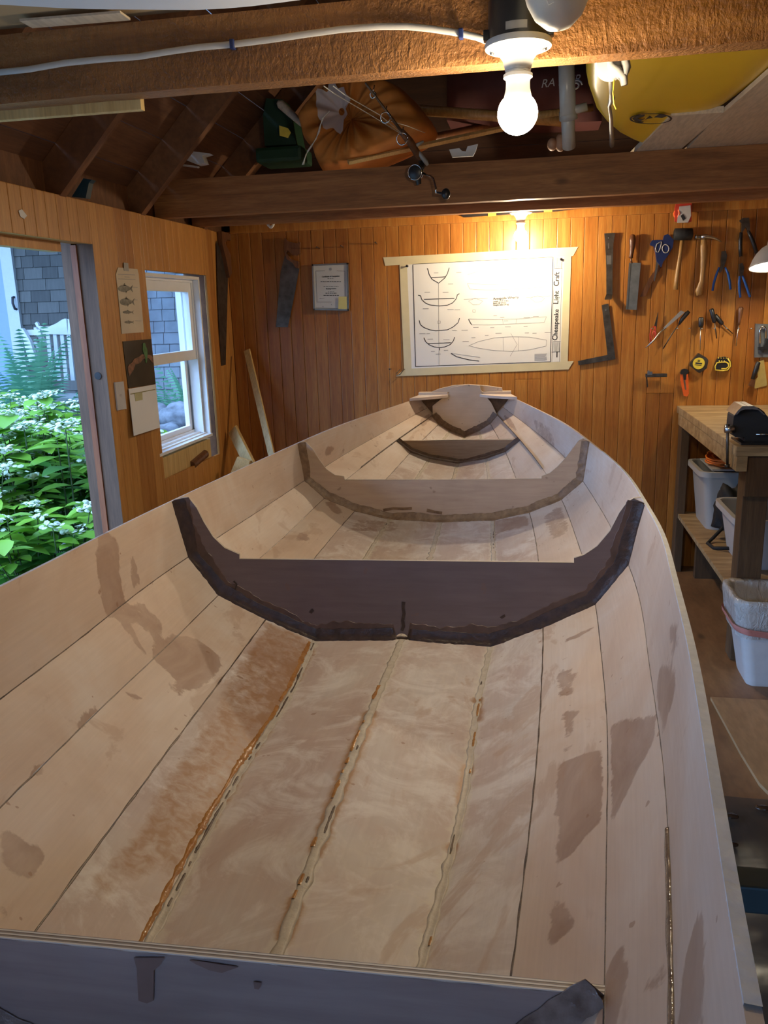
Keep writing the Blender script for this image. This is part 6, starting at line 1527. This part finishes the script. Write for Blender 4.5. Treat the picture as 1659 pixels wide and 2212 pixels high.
dr = MB(); dr.box((-7.16, HY - .03, .62), (-5.75, HY + .0, .86)); dr.box((-5.97, HY - .03, .86), (-5.75, HY, 2.50)); dr.box((-7.16, HY - .03, .86), (-6.98, HY, 2.50)); dr.box((-7.0, HY - .03, 2.34), (-5.95, HY, 2.50)); dr.box((-7.0, HY - .025, 1.56), (-5.95, HY - .005, 1.60)); dr.box((-6.50, HY - .025, 1.6), (-6.47, HY - .005, 2.34)); dr.box((-6.22, HY - .025, 1.6), (-6.20, HY - .005, 2.34)); dr.box((-7.0, HY - .025, 1.95), (-5.95, HY - .005, 1.98))
dd = dr.build('porch_door', plain('blue_white_door', (.13, .21, .50), .4, var=.03), hs)
b = MB(); b.box((-7.0, HY - .012, .86), (-5.95, HY - .008, 2.34)); b.build('door_glass', plain('porch_glass', (.13, .20, .24), .08, var=.3, scale=1.5), dd)
b = MB(); c = wp(31, 655, Y=HY - .06); b.tube([c + Vector((0, .03, .07)), c + Vector((0, -.02, .06)), c + Vector((.0, -.03, 0)), c + Vector((.01, -.02, -.06)), c + Vector((.01, .03, -.07))], .014, 8); b.build('handle', M['ink'], dd, True)
b = MB(); b.box((-12, HY - 1.6, .20), (-5.2, HY - .05, .36)); b.build('porch_deck', MWX, hs)
b = MB(); b.box((-8.5, HY - 2.2, -.05), (-5.35, HY - 1.6, .12)); b.build('porch_step', M['jamb'], hs)
b = MB(); b.box((-13, HY - 1.9, 3.35), (-1.5, HY + 2, 3.5)); b.box((-5.45, HY - .10, 2.28), (-5.05, HY - .02, 2.34)); b.build('porch_roof', MWX, hs)
# white garden bench
gb_ = thing('garden_bench', 'white slatted garden bench with a scrolled back by the house', 'bench', (-4.9, 7.4, .3))
BYY = 7.3
def gp(x, y, Y=BYY): return wp(x / 5.265, 480 + y / 5.265, Y=Y)
b = MB(); b.prism([gp(*p) for p in [(395, 1150), (412, 1133), (430, 1150), (440, 1180), (500, 1190), (560, 1185), (640, 1150), (700, 1110), (740, 1095), (756, 1110), (770, 1280), (470, 1270), (420, 1200)]], (0, .03, 0)); b.build('back_crest', MWX, gb_)
for x in (520, 600, 680, 755, 830, 905):
    b = MB(); b.prism([gp(x, 1265, BYY + .01), gp(x + 40, 1265, BYY + .01), gp(x + 95, 1800, BYY + .01), gp(x + 50, 1800, BYY + .01)], (0, .02, 0)); b.build('back_slat', MWX, gb_)
b = MB(); b.prism([gp(770, 1100), gp(900, 1150), gp(1000, 1180), gp(1000, 1280), gp(770, 1280)], (0, .03, 0)); b.build('back_crest', MWX, gb_)
b = MB(); b.prism([gp(*p, 7.0) for p in [(232, 1215), (250, 1205), (270, 1230), (340, 1350), (400, 1530), (415, 1650), (330, 1590), (275, 1400), (250, 1280)]], (0, .04, 0)); b.build('side_panel', MWX, gb_)
b = MB(); b.prism([gp(*p, 7.1) for p in [(380, 1200), (400, 1195), (440, 1240), (520, 1400), (480, 1415), (440, 1330), (400, 1260)]], (0, .04, 0)); b.prism([gp(*p, 7.05) for p in [(270, 1225), (450, 1220), (470, 1285), (300, 1285)]], (0, .03, 0)); b.tube([gp(400 + 30 * math.cos(a), 1430 + 45 * math.sin(a), 7.08) for a in [2 * PI * k / 16 for k in range(17)]], .02, 6); b.build('arm_scroll', MWX, gb_)
b = MB(); b.box((-4.9, 7.0, .62), (-3.6, 7.45, .66)); b.build('seat', MWX, gb_)
for x in (-4.85, -3.65):
    for y in (7.02, 7.40): b = MB(); b.box((x, y, ground_z(x, y) - .02), (x + .05, y + .05, .64)); b.build('leg', MWX, gb_)
# plants
def leaf_mat(name, a, c, rough=.45):
    t = NT(name); at = t.attr('rnd').outputs['Fac']; t.col(t.ramp(at, [(0, a), (1, c)])); t.set(Roughness=rough)
    tr = t.n('ShaderNodeBsdfTranslucent'); t.l(t.ramp(at, [(0, a), (1, c)]), tr.inputs[0]); mx = t.n('ShaderNodeMixShader'); mx.inputs[0].default_value = .35
    t.l(t.b.outputs[0], mx.inputs[1]); t.l(tr.outputs[0], mx.inputs[2]); t.l(mx.outputs[0], t.t.nodes['Material Output'].inputs[0]); return t.m
ML = leaf_mat('shrub_leaf', (.03, .14, .02), (.26, .52, .05)); MF = leaf_mat('fern_leaf', (.05, .20, .11), (.16, .38, .22)); MFl = plain('cream_flower', (.50, .58, .46), .7, var=.1)
MSt = plain('green_stem', (.06, .10, .04), .7)
def leaf(b, base, d, up, L, w, rnd):
    d = d.normalized(); s_ = d.cross(up); s_ = s_.normalized() if s_.length > 1e-4 else Vector((1, 0, 0)); n_ = s_.cross(d)
    prof = [(0, .0), (.18, .62), (.42, 1.0), (.7, .78), (.9, .30), (1, 0)]
    mid = []; lf = []; rt = []
    for u, k in prof:
        p = base + d * L * u - n_ * L * .22 * u * u
        mid.append(b.bm.verts.new(p)); lf.append(b.bm.verts.new(p + s_ * w * k / 2 + n_ * w * .10 * k)); rt.append(b.bm.verts.new(p - s_ * w * k / 2 + n_ * w * .10 * k))
    for v in mid + lf + rt: v[b.r] = rnd
    for i in range(len(prof) - 1):
        b.bm.faces.new((mid[i], mid[i + 1], lf[i + 1], lf[i])); b.bm.faces.new((mid[i], rt[i], rt[i + 1], mid[i + 1]))
def shrub_parts(h, rad, nst, seed, fl=True):
    r = random.Random(seed); st = MB(); lv = MB(); fw = []
    for i in range(nst):
        a = r.uniform(0, 2 * PI); rr_ = rad * math.sqrt(r.random()); top = Vector((rr_ * math.cos(a), rr_ * math.sin(a), h * r.uniform(.8, 1.05))); bs = Vector((top.x * .45, top.y * .45, 0))
        m = bs.lerp(top, .55) + Vector((r.uniform(-.04, .04), r.uniform(-.04, .04), .02))
        st.tube([bs, m, top], [.006, .0045, .003], 5)
        for k in range(7):
            f = .40 + .60 * (k / 6); p = bs.lerp(m, f / .55) if f < .55 else m.lerp(top, (f - .55) / .45)
            a2 = r.uniform(0, PI) + k * PI / 2
            for q in range(2):
                an = a2 + q * PI; L = r.uniform(.11, .17) * (1.15 - .3 * (f < .5)); leaf(lv, p, Vector((math.cos(an), math.sin(an), r.uniform(-.15, .35))), Vector((0, 0, 1)), L, L * r.uniform(.5, .68), min(1, max(0, r.uniform(.0, .55) + .45 * (f > .85))))
        if fl and r.random() < .5:
            fb = MB(); fw.append(fb)
            for q in range(r.randint(16, 28)):
                c = top + Vector((r.gauss(0, .035), r.gauss(0, .035), .015 + r.gauss(0, .010)))
                fb.lathe(c, [(.009, 0), (.016, .003), (.001, .008)], (r.gauss(0, .4), r.gauss(0, .4), 1), 6)
    return st, lv, fw
def make_shrub(seed, h, rad, nst, fl=True):
    t = thing('hydrangea_bush', '', 'shrub', (0, 0, 0), 'flowering shrubs outside the door')
    st, lv, fw = shrub_parts(h, rad, nst, seed, fl)
    st.build('stems', MSt, t); lv.build('leaves', ML, t, True); [f_.build('flower_head', MFl, t) for f_ in fw]
    return t
protos = [make_shrub(1, .95, .42, 24), make_shrub(2, .85, .45, 26), make_shrub(3, .98, .36, 22)]
spots = [(0, -2.42, 3.72, 0, 1.0, 'leafy green shrub nearest the doorway, its stems bare below'), (1, -2.62, 4.35, 1, 1.0, 'white flowered shrub just behind the one nearest the doorway'), (2, -3.05, 4.55, 2, .98, 'flowering shrub left of centre in the doorway, second row'),
         (1, -3.30, 5.35, 3, .95, 'cream flowered shrub in the third row outside the door'), (0, -3.75, 5.6, 2.2, .88, 'pale flowering shrub farthest out towards the porch step'), (2, -2.55, 3.35, 4, .80, 'low green shrub at the left bottom of the doorway'), (1, -2.15, 3.20, 5, .78, 'shrub close against the outside of the doorway sill'), (2, -2.9, 3.9, 3.3, .86, 'shrub with broad leaves in the middle of the doorway')]
used = set()
for k, x, y, rz, s_, lab in spots:
    o = protos[k] if k not in used else copy_tree(protos[k]); used.add(k)
    o.location = (x, y, ground_z(x, y)); o.rotation_euler.z = rz; o.scale = (s_, s_, s_); o['label'] = lab
def make_fern(seed):
    t = thing('fern', '', 'fern', (0, 0, 0), 'ferns by the house'); r = random.Random(seed); b = MB()
    for i in range(22):
        a = r.uniform(0, 2 * PI); L = r.uniform(.5, .75); el = r.uniform(.7, 1.35); pts = []
        for k in range(27):
            u = k / 26; rad = L * u * math.cos(el) * (1 + .5 * u); z = L * u * math.sin(el) * (1 - .32 * u); pts.append(Vector((rad * math.cos(a), rad * math.sin(a), z)))
        rn = r.random()
        for k in range(1, 26):
            d = (pts[k + 1] - pts[k - 1]).normalized(); s_ = d.cross(Vector((0, 0, 1))).normalized(); w = .11 * math.sin(PI * (k / 26) ** .8) + .012
            for q in (-1, 1):
                tip = pts[k] + s_ * q * w + d * w * .35 - Vector((0, 0, w * .2)); m = .0075
                vs = [b.bm.verts.new(v) for v in (pts[k] - d * m, pts[k] + d * m, tip)]
                for v in vs: v[b.r] = rn
                b.bm.faces.new(vs)
    b.build('fronds', MF, t); return t
fp = [make_fern(4), make_fern(5)]; usedf = set()
fs = [(0, -4.45, 6.75, 0, 2.0, 'tall fern in front of the white garden bench'), (1, -4.75, 6.5, 1, 1.2, 'fern left of the tall fern by the porch'), (1, -2.95, 6.9, 2, 1.7, 'fern seen through the lower window sash, left'), (0, -2.65, 6.8, 3, 1.6, 'fern seen through the lower window sash, right'), (1, -4.1, 6.2, 4, .85, 'low fern between the bench and the flowering shrubs'), (0, -2.9, 6.5, 5, 1.3, 'low fern just above the rocks outside the window')]
for k, x, y, rz, s_, lab in fs:
    o = fp[k] if k not in usedf else copy_tree(fp[k]); usedf.add(k)
    o.location = (x, y, ground_z(x, y)); o.rotation_euler.z = rz; o.scale = (s_ * .62, s_ * .62, s_ * (1.45 if s_ > 1.1 else 1.2)); o['label'] = lab
for (x, y, w), (rx, ry, rz), lab in (((392, 905, 6.0), (.20, .16, .13), 'grey rock seen through the lower right of the window'), ((358, 945, 5.7), (.15, .14, .11), 'grey rock at the lower left of the window'), ((330, 900, 6.0), (.16, .14, .10), 'grey rock hidden behind the calendar side of the window'), ((405, 950, 5.7), (.15, .12, .09), 'dark low rock under the right window rock'), ((60, 905, 6.1), (.22, .18, .10), 'flat grey stone among the flowering shrubs'), ((15, 960, 5.3), (.20, .15, .12), 'grey boulder at the left edge behind the shrubs')):
    p = wp(x, y, Y=w); b = MB(); b.blob(p, (rx, ry, rz), 3, .35, 1.8, x * .1)
    tag(b.build('garden_rock', plain('rock_%d' % x, (.12, .13, .14), .85, var=.45, scale=14), None, True), lab, 'rock', 'garden rocks')
b = MB(); b.prism([(-2.2, 5.3, -.1), (-3.6, 5.3, -.1), (-3.6, 5.6, .22), (-2.2, 5.6, .22)], (0, .9, 0)); b.build('x', t_.m if False else plain('bank_soil', (.05, .05, .045), .95)).name = 'soil_bank'
tag(bpy.data.objects['soil_bank'], 'dark soil bank carrying the rocks below the window ferns', 'soil')
for i, (x, y, h, s_) in enumerate(((-9, 15, 5.5, 2.0), (-2.5, 15, 6, 2.2), (-14, 3, 5, 2.2))):
    t = thing('garden_tree', 'leafy tree far outside, ' + ('behind the porch', 'behind the house', 'beyond the lawn')[i], 'tree', (x, y, 0)); b = MB(); b.tube([(x, y, -.1), (x, y, h * .6)], [.2, .12], 8); b.build('trunk', M['bench_leg'], t)
    b = MB(); b.blob((x, y, h), (s_, s_, s_), 4, .4, 3, i); b.build('crown', plain('crown_green', (.04, .13, .03), .9, var=.5, scale=2), t, True)

# unseen hedge added behind the photographer to block low daylight
b = MB(); P = []
for i in range(61):
    x = -9 + 18 * i / 60; row = []
    for j, (dy, z) in enumerate([(0, -.1), (.02, .9), (0, 1.9), (.1, 2.7), (.35, 2.9), (.7, 2.9), (1.0, 2.6), (1.05, -.1)]):
        row.append((x + .1 * noise.noise(Vector((x, z * 2, 1))), -6.0 - dy + .16 * noise.noise(Vector((x * 2, z * 2, 5))), z + .08 * noise.noise(Vector((x * 3, dy * 3, 2)))))
    P.append(row)
b.grid(P); tag(b.build('daylight_blocker_hedge', plain('blocker_green', (.02, .06, .015), .9, var=.5, scale=12), None, True), 'unseen dark hedge added behind the photographer to block low daylight', 'hedge')
